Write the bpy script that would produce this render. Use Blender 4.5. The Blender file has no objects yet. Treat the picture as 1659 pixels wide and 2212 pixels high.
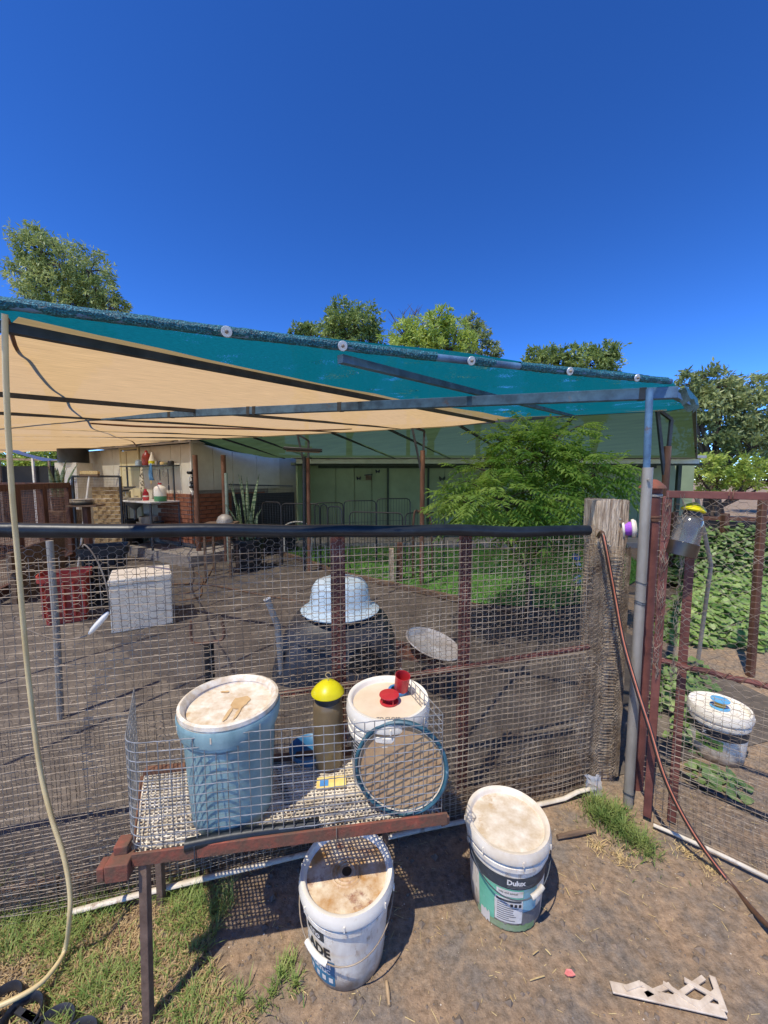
import bpy, math, random
from mathutils import Vector, Matrix, noise
R = math.radians
rnd = random.Random(7)

# ------------------------------------------------------------------ camera, sky, sun, exposure
sc = bpy.context.scene
H, PITCH, FPX, CX, CY = 1.60, 5.0, 831.0, 829.5, 1106.0      # pixels of the 1659 x 2212 view of the photograph
cam_d = bpy.data.cameras.new('camera')
cam = bpy.data.objects.new('camera', cam_d); sc.collection.objects.link(cam); sc.camera = cam
cam.location = (0, 0, H); cam.rotation_euler = (R(90 - PITCH), 0, 0)
cam_d.sensor_fit = 'HORIZONTAL'; cam_d.sensor_width = 36.0
cam_d.lens = 36.0 * FPX / (2 * CX); cam_d.clip_start = 0.02; cam_d.clip_end = 2000
SUN_EL, SUN_ROT = R(64), R(218)
world = bpy.data.worlds.new('World'); sc.world = world; world.use_nodes = True
wn, wl = world.node_tree.nodes, world.node_tree.links
sky = wn.new('ShaderNodeTexSky'); sky.sky_type = 'NISHITA'; sky.sun_disc = False
sky.sun_elevation = SUN_EL; sky.sun_rotation = SUN_ROT
sky.air_density = 0.6; sky.dust_density = 0.0; sky.ozone_density = 5.0; sky.altitude = 300
hs = wn.new('ShaderNodeHueSaturation'); hs.inputs['Saturation'].default_value = 1.17; hs.inputs['Hue'].default_value = 0.503
gm = wn.new('ShaderNodeGamma'); gm.inputs[1].default_value = 1.34
bg = wn['Background']; bg.inputs['Strength'].default_value = 0.15
wl.new(sky.outputs[0], hs.inputs['Color']); wl.new(hs.outputs[0], gm.inputs[0]); wl.new(gm.outputs[0], bg.inputs['Color'])
sun_d = bpy.data.lights.new('sun', 'SUN'); sun_d.energy = 3.7; sun_d.angle = R(0.53); sun_d.color = (1.0, 0.93, 0.81)
sun = bpy.data.objects.new('sun', sun_d); sc.collection.objects.link(sun)
sdir = Vector((math.sin(SUN_ROT) * math.cos(SUN_EL), math.cos(SUN_ROT) * math.cos(SUN_EL), math.sin(SUN_EL)))
sun.location = sdir * 30; sun.rotation_euler = sdir.to_track_quat('Z', 'Y').to_euler()
vs = sc.view_settings; vs.view_transform = 'Standard'; vs.look = 'None'; vs.exposure = 0.36; vs.gamma = 1.0; vs.use_curve_mapping = False
sc.cycles.use_denoising = True
sc.cycles.max_bounces = 8; sc.cycles.transparent_max_bounces = 24
sc.cycles.sample_clamp_indirect = 6.0

# ------------------------------------------------------------------ pixel -> place helpers
sp, cp = math.sin(R(PITCH)), math.cos(R(PITCH))
def ray(x, y):
    a, d = (x - CX) / FPX, (y - CY) / FPX
    return Vector((a, cp - d * sp, -(sp + d * cp)))
def G(x, y, z=0.0):
    r = ray(x, y); t = (z - H) / r.z; return Vector((r.x * t, r.y * t, z))
def D(x, y, Y):
    r = ray(x, y); t = Y / r.y; return Vector((r.x * t, Y, H + r.z * t))
def PLN(x, y, p, q, off=0.0):
    n = Vector((-(q.y - p.y), q.x - p.x, 0)).normalized(); r = ray(x, y)
    t = (n.dot(Vector((p.x, p.y, 0))) - off) / n.dot(r); return Vector((0, 0, H)) + r * t
def lerp(a, b, t): return a + (b - a) * t
def poly_at(pts, t):
    L = [0]
    for i in range(1, len(pts)): L.append(L[-1] + (pts[i] - pts[i - 1]).length)
    d = t * L[-1]
    for i in range(1, len(pts)):
        if d <= L[i] or i == len(pts) - 1:
            return lerp(pts[i - 1], pts[i], (d - L[i - 1]) / max(1e-9, L[i] - L[i - 1]))
def smooth(pts, n=6):
    out = []; P = [pts[0]] + list(pts) + [pts[-1]]
    for i in range(1, len(P) - 2):
        for k in range(n):
            t = k / n; a, b, c, d = P[i - 1], P[i], P[i + 1], P[i + 2]
            out.append(0.5 * ((2 * b) + (c - a) * t + (2 * a - 5 * b + 4 * c - d) * t * t + (3 * b - a - 3 * c + d) * t ** 3))
    return out + [pts[-1]]
def ns(v, s=1.0): return noise.noise(Vector(v) * s)

# ------------------------------------------------------------------ materials
def S(r, g, b, k=1.0):
    f = lambda c: (c / 12.92 if c <= 0.04045 else ((c + 0.055) / 1.055) ** 2.4)
    return (f(r / 255) * k, f(g / 255) * k, f(b / 255) * k, 1)
MATS = {}
def M(name, c1, c2=None, c3=None, scale=8, rough=0.7, metal=0.0, bump=0.15, bscale=60, stretch=None, trans=0.0, spec=0.5,
      pos=(0.35, 0.65), stain=None, sscale=4, sthr=0.55, sstr=False, mud=None, mudh=0.08, alpha=1.0, transmission=0.0, bdist=0.004):
    if name in MATS: return MATS[name]
    m = bpy.data.materials.new(name); m.use_nodes = True; MATS[name] = m
    n, l = m.node_tree.nodes, m.node_tree.links; b = n['Principled BSDF']; out = n['Material Output']
    tc = n.new('ShaderNodeTexCoord'); mp = n.new('ShaderNodeMapping'); l.new(tc.outputs['Object'], mp.inputs[0])
    if stretch: mp.inputs['Scale'].default_value = stretch
    nz = n.new('ShaderNodeTexNoise'); nz.inputs['Scale'].default_value = scale; nz.inputs['Detail'].default_value = 6; nz.inputs['Roughness'].default_value = 0.62
    l.new(mp.outputs[0], nz.inputs[0])
    cr = n.new('ShaderNodeValToRGB'); l.new(nz.outputs[0], cr.inputs[0])
    c2 = c2 or tuple([c * 0.72 for c in c1[:3]] + [1])
    cr.color_ramp.elements[0].position = pos[0]; cr.color_ramp.elements[0].color = c2
    cr.color_ramp.elements[1].position = pos[1]; cr.color_ramp.elements[1].color = c1
    if c3:
        e = cr.color_ramp.elements.new(min(0.98, pos[1] + 0.12)); e.color = c3
    col = cr.outputs[0]
    if stain:
        n2 = n.new('ShaderNodeTexNoise'); n2.inputs['Scale'].default_value = sscale; n2.inputs['Detail'].default_value = 8; n2.inputs['Roughness'].default_value = 0.7
        l.new((mp if sstr else tc).outputs[0 if sstr else 'Object'], n2.inputs[0])
        r2 = n.new('ShaderNodeValToRGB'); r2.color_ramp.elements[0].position = sthr; r2.color_ramp.elements[1].position = sthr + 0.12
        l.new(n2.outputs[0], r2.inputs[0]); mx = n.new('ShaderNodeMixRGB'); l.new(r2.outputs[0], mx.inputs[0]); l.new(col, mx.inputs[1]); mx.inputs[2].default_value = stain; col = mx.outputs[0]
    if mud:
        sx = n.new('ShaderNodeSeparateXYZ'); l.new(tc.outputs['Object'], sx.inputs[0])
        n3 = n.new('ShaderNodeTexNoise'); n3.inputs['Scale'].default_value = 30; n3.inputs['Detail'].default_value = 6; l.new(tc.outputs['Object'], n3.inputs[0])
        ad = n.new('ShaderNodeMath'); ad.operation = 'MULTIPLY_ADD'; l.new(n3.outputs[0], ad.inputs[0]); ad.inputs[1].default_value = -mudh * 1.6; l.new(sx.outputs[2], ad.inputs[2])
        mr = n.new('ShaderNodeMapRange'); l.new(ad.outputs[0], mr.inputs[0]); mr.inputs[1].default_value = -mudh * 0.75; mr.inputs[2].default_value = mudh * 0.35; mr.inputs[3].default_value = 0.85; mr.inputs[4].default_value = 0.0
        mx = n.new('ShaderNodeMixRGB'); l.new(mr.outputs[0], mx.inputs[0]); l.new(col, mx.inputs[1]); mx.inputs[2].default_value = mud; col = mx.outputs[0]
    l.new(col, b.inputs['Base Color'])
    b.inputs['Roughness'].default_value = rough; b.inputs['Metallic'].default_value = metal; b.inputs['Specular IOR Level'].default_value = spec
    b.inputs['Transmission Weight'].default_value = transmission; b.inputs['Alpha'].default_value = alpha
    if bump:
        nb = n.new('ShaderNodeTexNoise'); nb.inputs['Scale'].default_value = bscale; nb.inputs['Detail'].default_value = 5; l.new(mp.outputs[0], nb.inputs[0])
        bp = n.new('ShaderNodeBump'); bp.inputs['Strength'].default_value = bump; bp.inputs['Distance'].default_value = bdist
        l.new(nb.outputs[0], bp.inputs['Height']); l.new(bp.outputs[0], b.inputs['Normal'])
    if trans > 0:
        t = n.new('ShaderNodeBsdfTranslucent'); l.new(col, t.inputs[0]); ms = n.new('ShaderNodeMixShader'); ms.inputs[0].default_value = trans
        l.new(b.outputs[0], ms.inputs[1]); l.new(t.outputs[0], ms.inputs[2]); l.new(ms.outputs[0], out.inputs[0])
    return m
def cloth(name, refl, tran, hole, wave=90, stretch=(1, 1, 1), spark=0):
    """knitted shade cloth: threads reflect and let light through, the open knit lets some pass straight"""
    m = bpy.data.materials.new(name); m.use_nodes = True; MATS[name] = m
    n, l = m.node_tree.nodes, m.node_tree.links; out = n['Material Output']; n.remove(n['Principled BSDF'])
    tc = n.new('ShaderNodeTexCoord'); mp = n.new('ShaderNodeMapping'); mp.inputs['Scale'].default_value = stretch; l.new(tc.outputs['UV'], mp.inputs[0])
    nz = n.new('ShaderNodeTexNoise'); nz.inputs['Scale'].default_value = wave; nz.inputs['Detail'].default_value = 4; l.new(mp.outputs[0], nz.inputs[0])
    def tint(c):
        r = n.new('ShaderNodeValToRGB'); r.color_ramp.elements[0].position = 0.3; r.color_ramp.elements[1].position = 0.7
        r.color_ramp.elements[0].color = tuple([x * 0.74 for x in c[:3]] + [1]); r.color_ramp.elements[1].color = c; l.new(nz.outputs[0], r.inputs[0]); return r.outputs[0]
    d = n.new('ShaderNodeBsdfDiffuse'); l.new(tint(refl), d.inputs[0]); t = n.new('ShaderNodeBsdfTranslucent'); l.new(tint(tran), t.inputs[0])
    bp = n.new('ShaderNodeBump'); bp.inputs['Strength'].default_value = 0.35; bp.inputs['Distance'].default_value = 0.01; l.new(nz.outputs[0], bp.inputs['Height'])
    l.new(bp.outputs[0], d.inputs['Normal']); l.new(bp.outputs[0], t.inputs['Normal'])
    a = n.new('ShaderNodeAddShader'); l.new(d.outputs[0], a.inputs[0]); l.new(t.outputs[0], a.inputs[1])
    h = n.new('ShaderNodeBsdfTransparent'); ms = n.new('ShaderNodeMixShader')
    ge = n.new('ShaderNodeNewGeometry'); dt = n.new('ShaderNodeVectorMath'); dt.operation = 'DOT_PRODUCT'; l.new(ge.outputs['Incoming'], dt.inputs[0]); l.new(ge.outputs['True Normal'], dt.inputs[1])
    ab = n.new('ShaderNodeMath'); ab.operation = 'ABSOLUTE'; l.new(dt.outputs['Value'], ab.inputs[0])      # knit threads have depth: the gaps close at a grazing angle
    mr = n.new('ShaderNodeMapRange'); mr.interpolation_type = 'SMOOTHSTEP'; l.new(ab.outputs[0], mr.inputs[0]); mr.inputs[1].default_value = 0.42; mr.inputs[2].default_value = 0.85; mr.inputs[3].default_value = 0.02; mr.inputs[4].default_value = hole; l.new(mr.outputs[0], ms.inputs[0])
    l.new(a.outputs[0], ms.inputs[1]); l.new(h.outputs[0], ms.inputs[2]); last = ms.outputs[0]
    if spark:       # pulled threads: pinholes where the sky shows
        n2 = n.new('ShaderNodeTexNoise'); n2.inputs['Scale'].default_value = 130; n2.inputs['Detail'].default_value = 2; l.new(tc.outputs['UV'], n2.inputs[0]); n3 = n.new('ShaderNodeTexNoise'); n3.inputs['Scale'].default_value = 5; l.new(tc.outputs['UV'], n3.inputs[0])
        ml = n.new('ShaderNodeMath'); ml.operation = 'MULTIPLY'; l.new(n2.outputs[0], ml.inputs[0]); l.new(n3.outputs[0], ml.inputs[1]); r3 = n.new('ShaderNodeMapRange'); l.new(ml.outputs[0], r3.inputs[0]); r3.inputs[1].default_value = .37; r3.inputs[2].default_value = .41; r3.inputs[3].default_value = 0; r3.inputs[4].default_value = spark
        m4 = n.new('ShaderNodeMixShader'); l.new(r3.outputs[0], m4.inputs[0]); l.new(last, m4.inputs[1]); l.new(h.outputs[0], m4.inputs[2]); last = m4.outputs[0]
    l.new(last, out.inputs[0])
    return m
def ground_mat():
    m = bpy.data.materials.new('dirt'); m.use_nodes = True
    n, l = m.node_tree.nodes, m.node_tree.links; b = n['Principled BSDF']; tc = n.new('ShaderNodeTexCoord')
    def nz(s, det=6, ro=0.6):
        x = n.new('ShaderNodeTexNoise'); x.inputs['Scale'].default_value = s; x.inputs['Detail'].default_value = det; x.inputs['Roughness'].default_value = ro
        l.new(tc.outputs['Object'], x.inputs[0]); return x.outputs[0]
    def ramp(src, stops):
        r = n.new('ShaderNodeValToRGB'); l.new(src, r.inputs[0])
        while len(r.color_ramp.elements) < len(stops): r.color_ramp.elements.new(0.5)
        for e, (p, c) in zip(r.color_ramp.elements, stops): e.position = p; e.color = c
        return r.outputs[0]
    def mix(f, a, c, mode='MIX'):
        x = n.new('ShaderNodeMixRGB'); x.blend_type = mode
        if isinstance(f, float): x.inputs[0].default_value = f
        else: l.new(f, x.inputs[0])
        l.new(a, x.inputs[1])
        if isinstance(c, tuple): x.inputs[2].default_value = c
        else: l.new(c, x.inputs[2])
        return x.outputs[0]
    big = ramp(nz(5.5, 8, 0.68), [(0.38, (0.235, 0.196, 0.156, 1)), (0.5, (0.300, 0.222, 0.150, 1)), (0.62, (0.370, 0.256, 0.160, 1))])
    mid = ramp(nz(38, 6, 0.7), [(0.30, (0.55, 0.54, 0.53, 1)), (0.52, (1.02, 1.0, 0.98, 1)), (0.75, (1.5, 1.47, 1.42, 1))])
    c = mix(1.0, big, mid, 'MULTIPLY')
    vo = n.new('ShaderNodeTexVoronoi'); vo.inputs['Scale'].default_value = 120; l.new(tc.outputs['Object'], vo.inputs[0])
    sp1 = ramp(vo.outputs['Distance'], [(0.10, (1, 1, 1, 1)), (0.22, (0, 0, 0, 1))]); gate = ramp(nz(45, 3), [(0.58, (0, 0, 0, 1)), (0.63, (1, 1, 1, 1))])
    mk = mix(1.0, sp1, gate, 'MULTIPLY'); c = mix(mk, c, (0.36, 0.31, 0.25, 1))
    l.new(c, b.inputs['Base Color']); b.inputs['Roughness'].default_value = 0.95; b.inputs['Specular IOR Level'].default_value = 0.15
    bp = n.new('ShaderNodeBump'); bp.inputs['Strength'].default_value = 0.9; bp.inputs['Distance'].default_value = 0.014
    h = n.new('ShaderNodeMath'); h.operation = 'MULTIPLY_ADD'; l.new(nz(45, 8, 0.72), h.inputs[0]); h.inputs[1].default_value = 1.0; l.new(nz(9, 4), h.inputs[2])
    l.new(h.outputs[0], bp.inputs['Height']); l.new(bp.outputs[0], b.inputs['Normal'])
    return m

galv = M('galvanised_wire', S(172, 156, 134), S(106, 88, 70), scale=9, rough=0.6, metal=0.1, bump=0)
hexm = M('netting_wire', S(164, 148, 128), S(100, 82, 64), scale=9, rough=0.65, metal=0.1, bump=0)
gwire = M('grey_wire', S(168, 166, 160), S(112, 110, 106), scale=25, rough=0.42, metal=0.3, bump=0)
rust = M('rusty_red_paint', S(150, 78, 58), S(104, 74, 56), S(196, 126, 94), scale=14, rough=0.85, bump=0.5, bscale=90, stain=S(104, 76, 58), sscale=11, sthr=0.47)
maroon = M('maroon_steel', S(128, 76, 64), S(92, 52, 44), S(146, 96, 80), scale=9, rough=0.72, bump=0.25, bscale=70, stain=S(134, 84, 52), sscale=6, sthr=0.64)
rustpipe = M('rusted_pipe', S(132, 94, 72), S(92, 62, 46), S(170, 140, 120), scale=10, rough=0.85, bump=0.3, stretch=(1, 1, .3))
blackp = M('black_poly_pipe', S(36, 42, 46), S(22, 25, 28), scale=12, rough=0.40, bump=0.18, bscale=30, spec=0.4)
steel = M('weathered_galv_pipe', S(172, 164, 150), S(132, 126, 116), S(190, 182, 168), scale=6, rough=0.55, metal=0.2, bump=0.15, stretch=(1, 1, .4), stain=S(120, 96, 72), sscale=7, sthr=0.66)
bluesteel = M('faded_blue_steel', S(92, 128, 158), S(62, 88, 112), S(128, 112, 104), scale=12, rough=0.6, bump=0.2, stain=S(104, 78, 62), sscale=10, sthr=0.6)
darkst = M('dark_steel', S(70, 76, 82), S(44, 48, 52), scale=10, rough=0.6, bump=0.15)
oldwood = M('weathered_timber', S(228, 206, 174), S(140, 114, 88), S(244, 228, 202), scale=24, rough=0.95, bump=0.9, bscale=38, stretch=(3, 3, .35), bdist=0.02)
plank = M('grey_brown_plank', S(128, 104, 80), S(88, 68, 52), scale=8, rough=0.9, bump=0.5, stretch=(.4, 4, 4))
pinewood = M('brown_stained_timber', S(112, 74, 54), S(72, 46, 34), scale=8, rough=0.85, bump=0.4, stretch=(3, 3, .4))
whitep = M('white_plastic', S(236, 236, 232), S(222, 220, 212), scale=9, rough=0.38, bump=0.05, stain=S(206, 196, 178), sscale=14, sthr=0.60, mud=S(120, 96, 74), mudh=0.06)
whitelid = M('white_lid_plastic', S(242, 234, 216), S(230, 220, 200), scale=9, rough=0.36, bump=0.05, stain=S(210, 190, 160), sscale=20, sthr=0.58)
wstrip = M('white_pvc_strip', S(222, 212, 192), S(194, 180, 156), scale=14, rough=0.55, bump=0.1, stain=S(146, 122, 96), sscale=14, sthr=0.56)
lidmud = M('stained_lid', S(226, 216, 198), S(198, 178, 148), S(240, 232, 218), scale=24, rough=0.5, bump=0.12, stain=S(186, 156, 114), sscale=14, sthr=0.58)
lidrust = M('rust_stained_lid', S(226, 212, 184), S(178, 132, 76), S(238, 230, 212), scale=15, rough=0.6, bump=0.15, stain=S(124, 58, 38), sscale=12, sthr=0.57)
lidcrack = M('crazed_cream_lid', S(236, 226, 206), S(204, 182, 150), S(248, 242, 232), scale=30, rough=0.4, bump=0.25, stain=S(196, 166, 124), sscale=16, sthr=0.58)
bluepl = M('faded_blue_plastic', S(150, 178, 176), S(110, 140, 142), scale=11, rough=0.55, bump=0.08, stretch=(1, 1, .5), stain=S(168, 176, 178), sscale=8, sthr=0.62)
black = M('black_plastic', S(30, 32, 36), S(18, 19, 22), scale=12, rough=0.42, bump=0.1)
dustblack = M('dusty_black_plastic', S(58, 58, 62), S(30, 31, 36), S(92, 88, 84), scale=5, rough=0.5, bump=0.15)
yellow = M('yellow_plastic', S(244, 232, 30), S(232, 214, 20), scale=10, rough=0.35, bump=0, trans=0.25)
redpl = M('red_plastic', S(206, 58, 62), S(190, 46, 52), scale=10, rough=0.35, bump=0.03, trans=0.15)
tealrim = M('teal_rubber', S(58, 104, 118), S(34, 70, 84), S(170, 192, 196), scale=18, rough=0.5, bump=0.2, pos=(.35, .62))
brownglass = M('murky_brown_plastic', S(128, 112, 86), S(106, 90, 66), S(142, 130, 108), scale=6, rough=0.28, bump=0.03, stretch=(1, 1, .4))
disc = M('muddy_disc', S(196, 164, 122), S(164, 130, 94), S(212, 186, 150), scale=10, rough=0.85, bump=0.3)
cream = M('cream_hose', S(226, 204, 152), S(206, 180, 126), scale=8, rough=0.45, bump=0.05)
copper = M('brown_hose', S(104, 76, 58), S(78, 56, 42), scale=20, rough=0.4, bump=0.05)
orangest = M('orange_stripe', S(232, 142, 106), S(214, 118, 86), scale=20, rough=0.4, bump=0)
straw = M('dry_straw', S(214, 190, 134), S(176, 146, 96), scale=40, rough=0.9, bump=0)
grassm = M('green_grass', S(172, 182, 104), S(112, 142, 66), S(220, 206, 148), scale=26, rough=0.7, bump=0, trans=0.35)
grassb = M('lush_grass', S(136, 178, 86), S(94, 138, 58), S(166, 196, 106), scale=3, rough=0.7, bump=0, trans=0.35)
lawnm = M('lawn_soil', S(104, 156, 66), S(76, 120, 48), scale=7, rough=0.95, bump=0.6)
def leafm(name, a, b, c, sc_=1.2, tr=0.4): return M(name, a, b, c, scale=sc_, rough=0.45, bump=0, trans=tr, pos=(.38, .6))

# ------------------------------------------------------------------ mesh helpers
C = sc.collection.objects
class MB:
    def __init__(s): s.v = []; s.f = []; s.uv = {}
    def add(s, vs_, fs):
        o = len(s.v); s.v += [Vector(p) for p in vs_]; s.f += [tuple(i + o for i in f) for f in fs]; return s
    def box(s, c, d, X=None, Z=None):
        X = (X or Vector((1, 0, 0))).normalized(); Zz = (Z or Vector((0, 0, 1))).normalized(); Y = Zz.cross(X).normalized(); Zz = X.cross(Y)
        c = Vector(c); vs_ = [c + X * (d[0] / 2 * i) + Y * (d[1] / 2 * j) + Zz * (d[2] / 2 * k) for i in (-1, 1) for j in (-1, 1) for k in (-1, 1)]
        return s.add(vs_, [(0, 1, 3, 2), (4, 6, 7, 5), (0, 4, 5, 1), (2, 3, 7, 6), (0, 2, 6, 4), (1, 5, 7, 3)])
    def bar(s, a, b, w, h=None, up=None):
        a, b = Vector(a), Vector(b); d = b - a; h = h or w
        X = d.normalized(); u = up or (Vector((0, 0, 1)) if abs(X.z) < 0.9 else Vector((0, 1, 0)))
        return s.box((a + b) / 2, (d.length, w, h), X, u)
    def tube(s, pts, r, n=6, cap=True, rot=0.0, ell=1.0):
        pts = [Vector(p) for p in pts]; m = len(pts); o = len(s.v); fr = None
        for i, p in enumerate(pts):
            t = (pts[min(i + 1, m - 1)] - pts[max(i - 1, 0)]); t = t.normalized() if t.length > 1e-9 else Vector((0, 0, 1))
            if fr is None:
                a = Vector((0, 0, 1)) if abs(t.z) < 0.9 else Vector((1, 0, 0)); fr = t.cross(a).normalized()
            else:
                fr = fr - t * fr.dot(t); fr = fr.normalized() if fr.length > 1e-6 else t.orthogonal().normalized()
            q = t.cross(fr); ri = r[i] if isinstance(r, (list, tuple)) else r
            for k in range(n):
                a = 2 * math.pi * k / n + rot; s.v.append(p + fr * (ri * math.cos(a)) + q * (ri * ell * math.sin(a)))
        for i in range(m - 1):
            for k in range(n):
                a, b = o + i * n + k, o + i * n + (k + 1) % n; s.f.append((a, b, b + n, a + n))
        if cap: s.f.append(tuple(o + k for k in range(n))[::-1]); s.f.append(tuple(o + (m - 1) * n + k for k in range(n)))
        return s
    def lathe(s, prof, n=40, c=(0, 0, 0), a0=0.0, a1=2 * math.pi, Rm=None):
        c = Vector(c); o = len(s.v); full = abs(a1 - a0 - 2 * math.pi) < 1e-6; cols = n if full else n + 1
        for r, z in prof:
            for k in range(cols):
                a = a0 + (a1 - a0) * k / n; p = Vector((r * math.cos(a), r * math.sin(a), z)); s.v.append((Rm @ p if Rm else p) + c)
        for i in range(len(prof) - 1):
            for k in range(n):
                k2 = (k + 1) % cols if full else k + 1
                s.f.append((o + i * cols + k, o + i * cols + k2, o + (i + 1) * cols + k2, o + (i + 1) * cols + k))
        if full:
            if prof[0][0] > 1e-6 and prof[0][0] < 0: pass
        return s
    def sheet(s, g, uv=False):
        o = len(s.v); r, c = len(g), len(g[0])
        for row in g: s.v += [Vector(p) for p in row]
        for i in range(r - 1):
            for j in range(c - 1):
                s.f.append((o + i * c + j, o + i * c + j + 1, o + (i + 1) * c + j + 1, o + (i + 1) * c + j))
        return s
    def build(s, name, mat, parent=None, at=None, flat=False, bevel=0.0, solid=0.0):
        base = parent_base(parent) if parent else (Vector(at) if at is not None else Vector((0, 0, 0)))
        me = bpy.data.meshes.new(name); me.from_pydata([tuple(p - base) for p in s.v], [], s.f)
        me.polygons.foreach_set('use_smooth', [not flat] * len(me.polygons)); me.update()
        if not flat: me.set_sharp_from_angle(angle=R(42))
        me.materials.append(mat); o = bpy.data.objects.new(name, me); C.link(o)
        if parent: o.parent = parent
        else: o.location = base
        if solid: md = o.modifiers.new('thickness', 'SOLIDIFY'); md.thickness = solid
        if bevel: md = o.modifiers.new('edge', 'BEVEL'); md.width = bevel; md.segments = 2; md.limit_method = 'ANGLE'
        return o
def parent_base(p):
    b = Vector((0, 0, 0))
    while p: b = b + p.location; p = p.parent
    return b
def thing(name, at, label, cat, group=None):
    o = bpy.data.objects.new(name, None); C.link(o); o.location = Vector(at); o.empty_display_size = 0.1; return tag(o, label, cat, group)
def tag(o, label=None, cat=None, group=None, kind=None):
    if label: o['label'] = label
    if cat: o['category'] = cat
    if group: o['group'] = group
    if kind: o['kind'] = kind
    return o
def stuff(o): o['kind'] = 'stuff'; return o
def lab(o, t): o['label'] = t; return o
def text_mesh(txt, size, bold=0.0):
    cu = bpy.data.curves.new('t', 'FONT'); cu.body = txt; cu.size = size; cu.offset = bold; cu.resolution_u = 2
    o = bpy.data.objects.new('t', cu); C.link(o); bpy.context.view_layer.update()
    me = bpy.data.meshes.new_from_object(o.evaluated_get(bpy.context.evaluated_depsgraph_get()))
    vs_ = [Vector(v.co) for v in me.vertices]; fs = [tuple(p.vertices) for p in me.polygons]
    C.unlink(o); bpy.data.objects.remove(o); bpy.data.meshes.remove(me)
    return vs_, fs
def leaf_card(mb, p, d, nrm, L, W, fold=0.25):
    d = d.normalized(); s_ = d.cross(nrm); s_ = s_.normalized() if s_.length > 1e-6 else d.orthogonal().normalized(); u = s_.cross(d)
    mb.add([p, p + d * (L * .45) + s_ * (W / 2) + u * (W * fold), p + d * L, p + d * (L * .45) - s_ * (W / 2) + u * (W * fold)], [(0, 1, 2), (0, 2, 3)])
def rv(r=rnd):
    while True:
        v = Vector((r.uniform(-1, 1), r.uniform(-1, 1), r.uniform(-1, 1)))
        if 0.05 < v.length < 1: return v.normalized()

# ------------------------------------------------------------------ setting: ground
def gz(x, y): return 0.010 * ns((x * 1.3, y * 1.3, 0)) + 0.006 * ns((x * 5, y * 5, 3)) - 0.004
def axis(lo, hi, dense_lo, dense_hi, st):
    a = [dense_lo + i * st for i in range(int((dense_hi - dense_lo) / st) + 1)]; x, d = a[-1], st
    while x < hi: d *= 1.25; x += d; a.append(x)
    x, d = a[0], st; pre = []
    while x > lo: d *= 1.25; x -= d; pre.append(x)
    return pre[::-1] + a
xs, ys = axis(-300, 300, -2.2, 2.6, .04), axis(-40, 600, .6, 3.2, .04)
g = MB().sheet([[Vector((x, y, gz(x, y) if abs(x) < 40 and y < 60 else 0)) for x in xs] for y in ys]).build('ground', ground_mat()); g['kind'] = 'structure'

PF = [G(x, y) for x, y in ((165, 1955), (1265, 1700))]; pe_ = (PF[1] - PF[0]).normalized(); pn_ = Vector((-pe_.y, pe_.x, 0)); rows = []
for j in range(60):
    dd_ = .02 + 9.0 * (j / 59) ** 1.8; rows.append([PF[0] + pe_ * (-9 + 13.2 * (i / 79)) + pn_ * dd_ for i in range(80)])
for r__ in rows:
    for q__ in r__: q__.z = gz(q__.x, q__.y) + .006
shaded_pen_soil = MB().sheet(rows).build('shaded_pen_soil', M('soil_with_cloth_shade', (.150, .124, .098, 1), (.088, .073, .060, 1), (.20, .165, .128, 1), scale=4, rough=.95, bump=.8, bscale=40, pos=(.35, .6), bdist=.012, spec=.15)); shaded_pen_soil['kind'] = 'structure'  # dark pen soil, with the cloth's shade also put into its colour
# ------------------------------------------------------------------ fence between yard and pen
FA, FB = G(165, 1955), G(1265, 1700)
FE = (FB - FA).normalized(); FN = Vector((FE.y, -FE.x, 0))        # along, towards the camera
FL_ = (FB - FA).length; S0 = -1.0
def FP(s, z, off=0.0): return FA + FE * s + FN * off + Vector((0, 0, z))
def fence_s(p): return (p - FA).dot(FE)
rl, rr = PLN(0, 1146, FA, FB), PLN(1278, 1147, FA, FB)
sl, sr = fence_s(rl), fence_s(rr)
def rail_z(s): return lerp(rl.z, rr.z, (s - sl) / (sr - sl)) + 0.006 * ns((s * 3, 5, 1))
def wires(mb, P, U, V_, ulist, vlist, r, du=0.07, dv=0.09, n=4, jit=0.0012):
    for v in vlist:
        k = max(2, int((U[1] - U[0]) / du)); mb.tube([P(lerp(U[0], U[1], i / k), v + jit * rnd.uniform(-1, 1)) for i in range(k + 1)], r, n, False)
    for u in ulist:
        k = max(2, int((V_[1] - V_[0]) / dv)); mb.tube([P(u + jit * rnd.uniform(-1, 1), lerp(V_[0], V_[1], i / k)) for i in range(k + 1)], r, n, False)
def frange(a, b, st):
    o = []; x = a
    while x <= b + 1e-9: o.append(x); x += st
    return o
def hexnet(mb, P, U, V_, a=0.0165, h=0.024, r=0.0007, jit=0.0016, keep=None):
    rr_ = random.Random(3); cache = {}
    def q(i, j, k):
        key = (round(i, 5), round(j, 5))
        if key not in cache: cache[key] = P(i + jit * rr_.uniform(-1, 1), j + jit * rr_.uniform(-1, 1))
        return cache[key]
    i = 0; u = U[0]
    while u < U[1]:
        v = V_[0] + (h / 2 if i % 2 else 0)
        while v < V_[1]:
            if keep is None or keep(u, v):
                A, B, E_, F_ = (u - a / 2, v + h / 2), (u + a / 2, v + h / 2), (u + a, v), (u + a / 2, v - h / 2)
                for (p0, p1), rad in (((A, B), r * 1.5), ((B, E_), r), ((E_, F_), r)):
                    mb.tube([q(*p0, 0), q(*p1, 0)], rad, 3, False)
            v += h
        u += 1.5 * a; i += 1
fence = thing('wire_fence', FP(FL_ / 2, 0), 'wire mesh fence topped with black pipe behind the rusty table', 'fence')
def bulge(s, z): return 0.012 * ns((s * 1.7, z * 2.0, 0)) + 0.006 * ns((s * 5, z * 5, 4))
m = MB(); zt = 1.33
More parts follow.
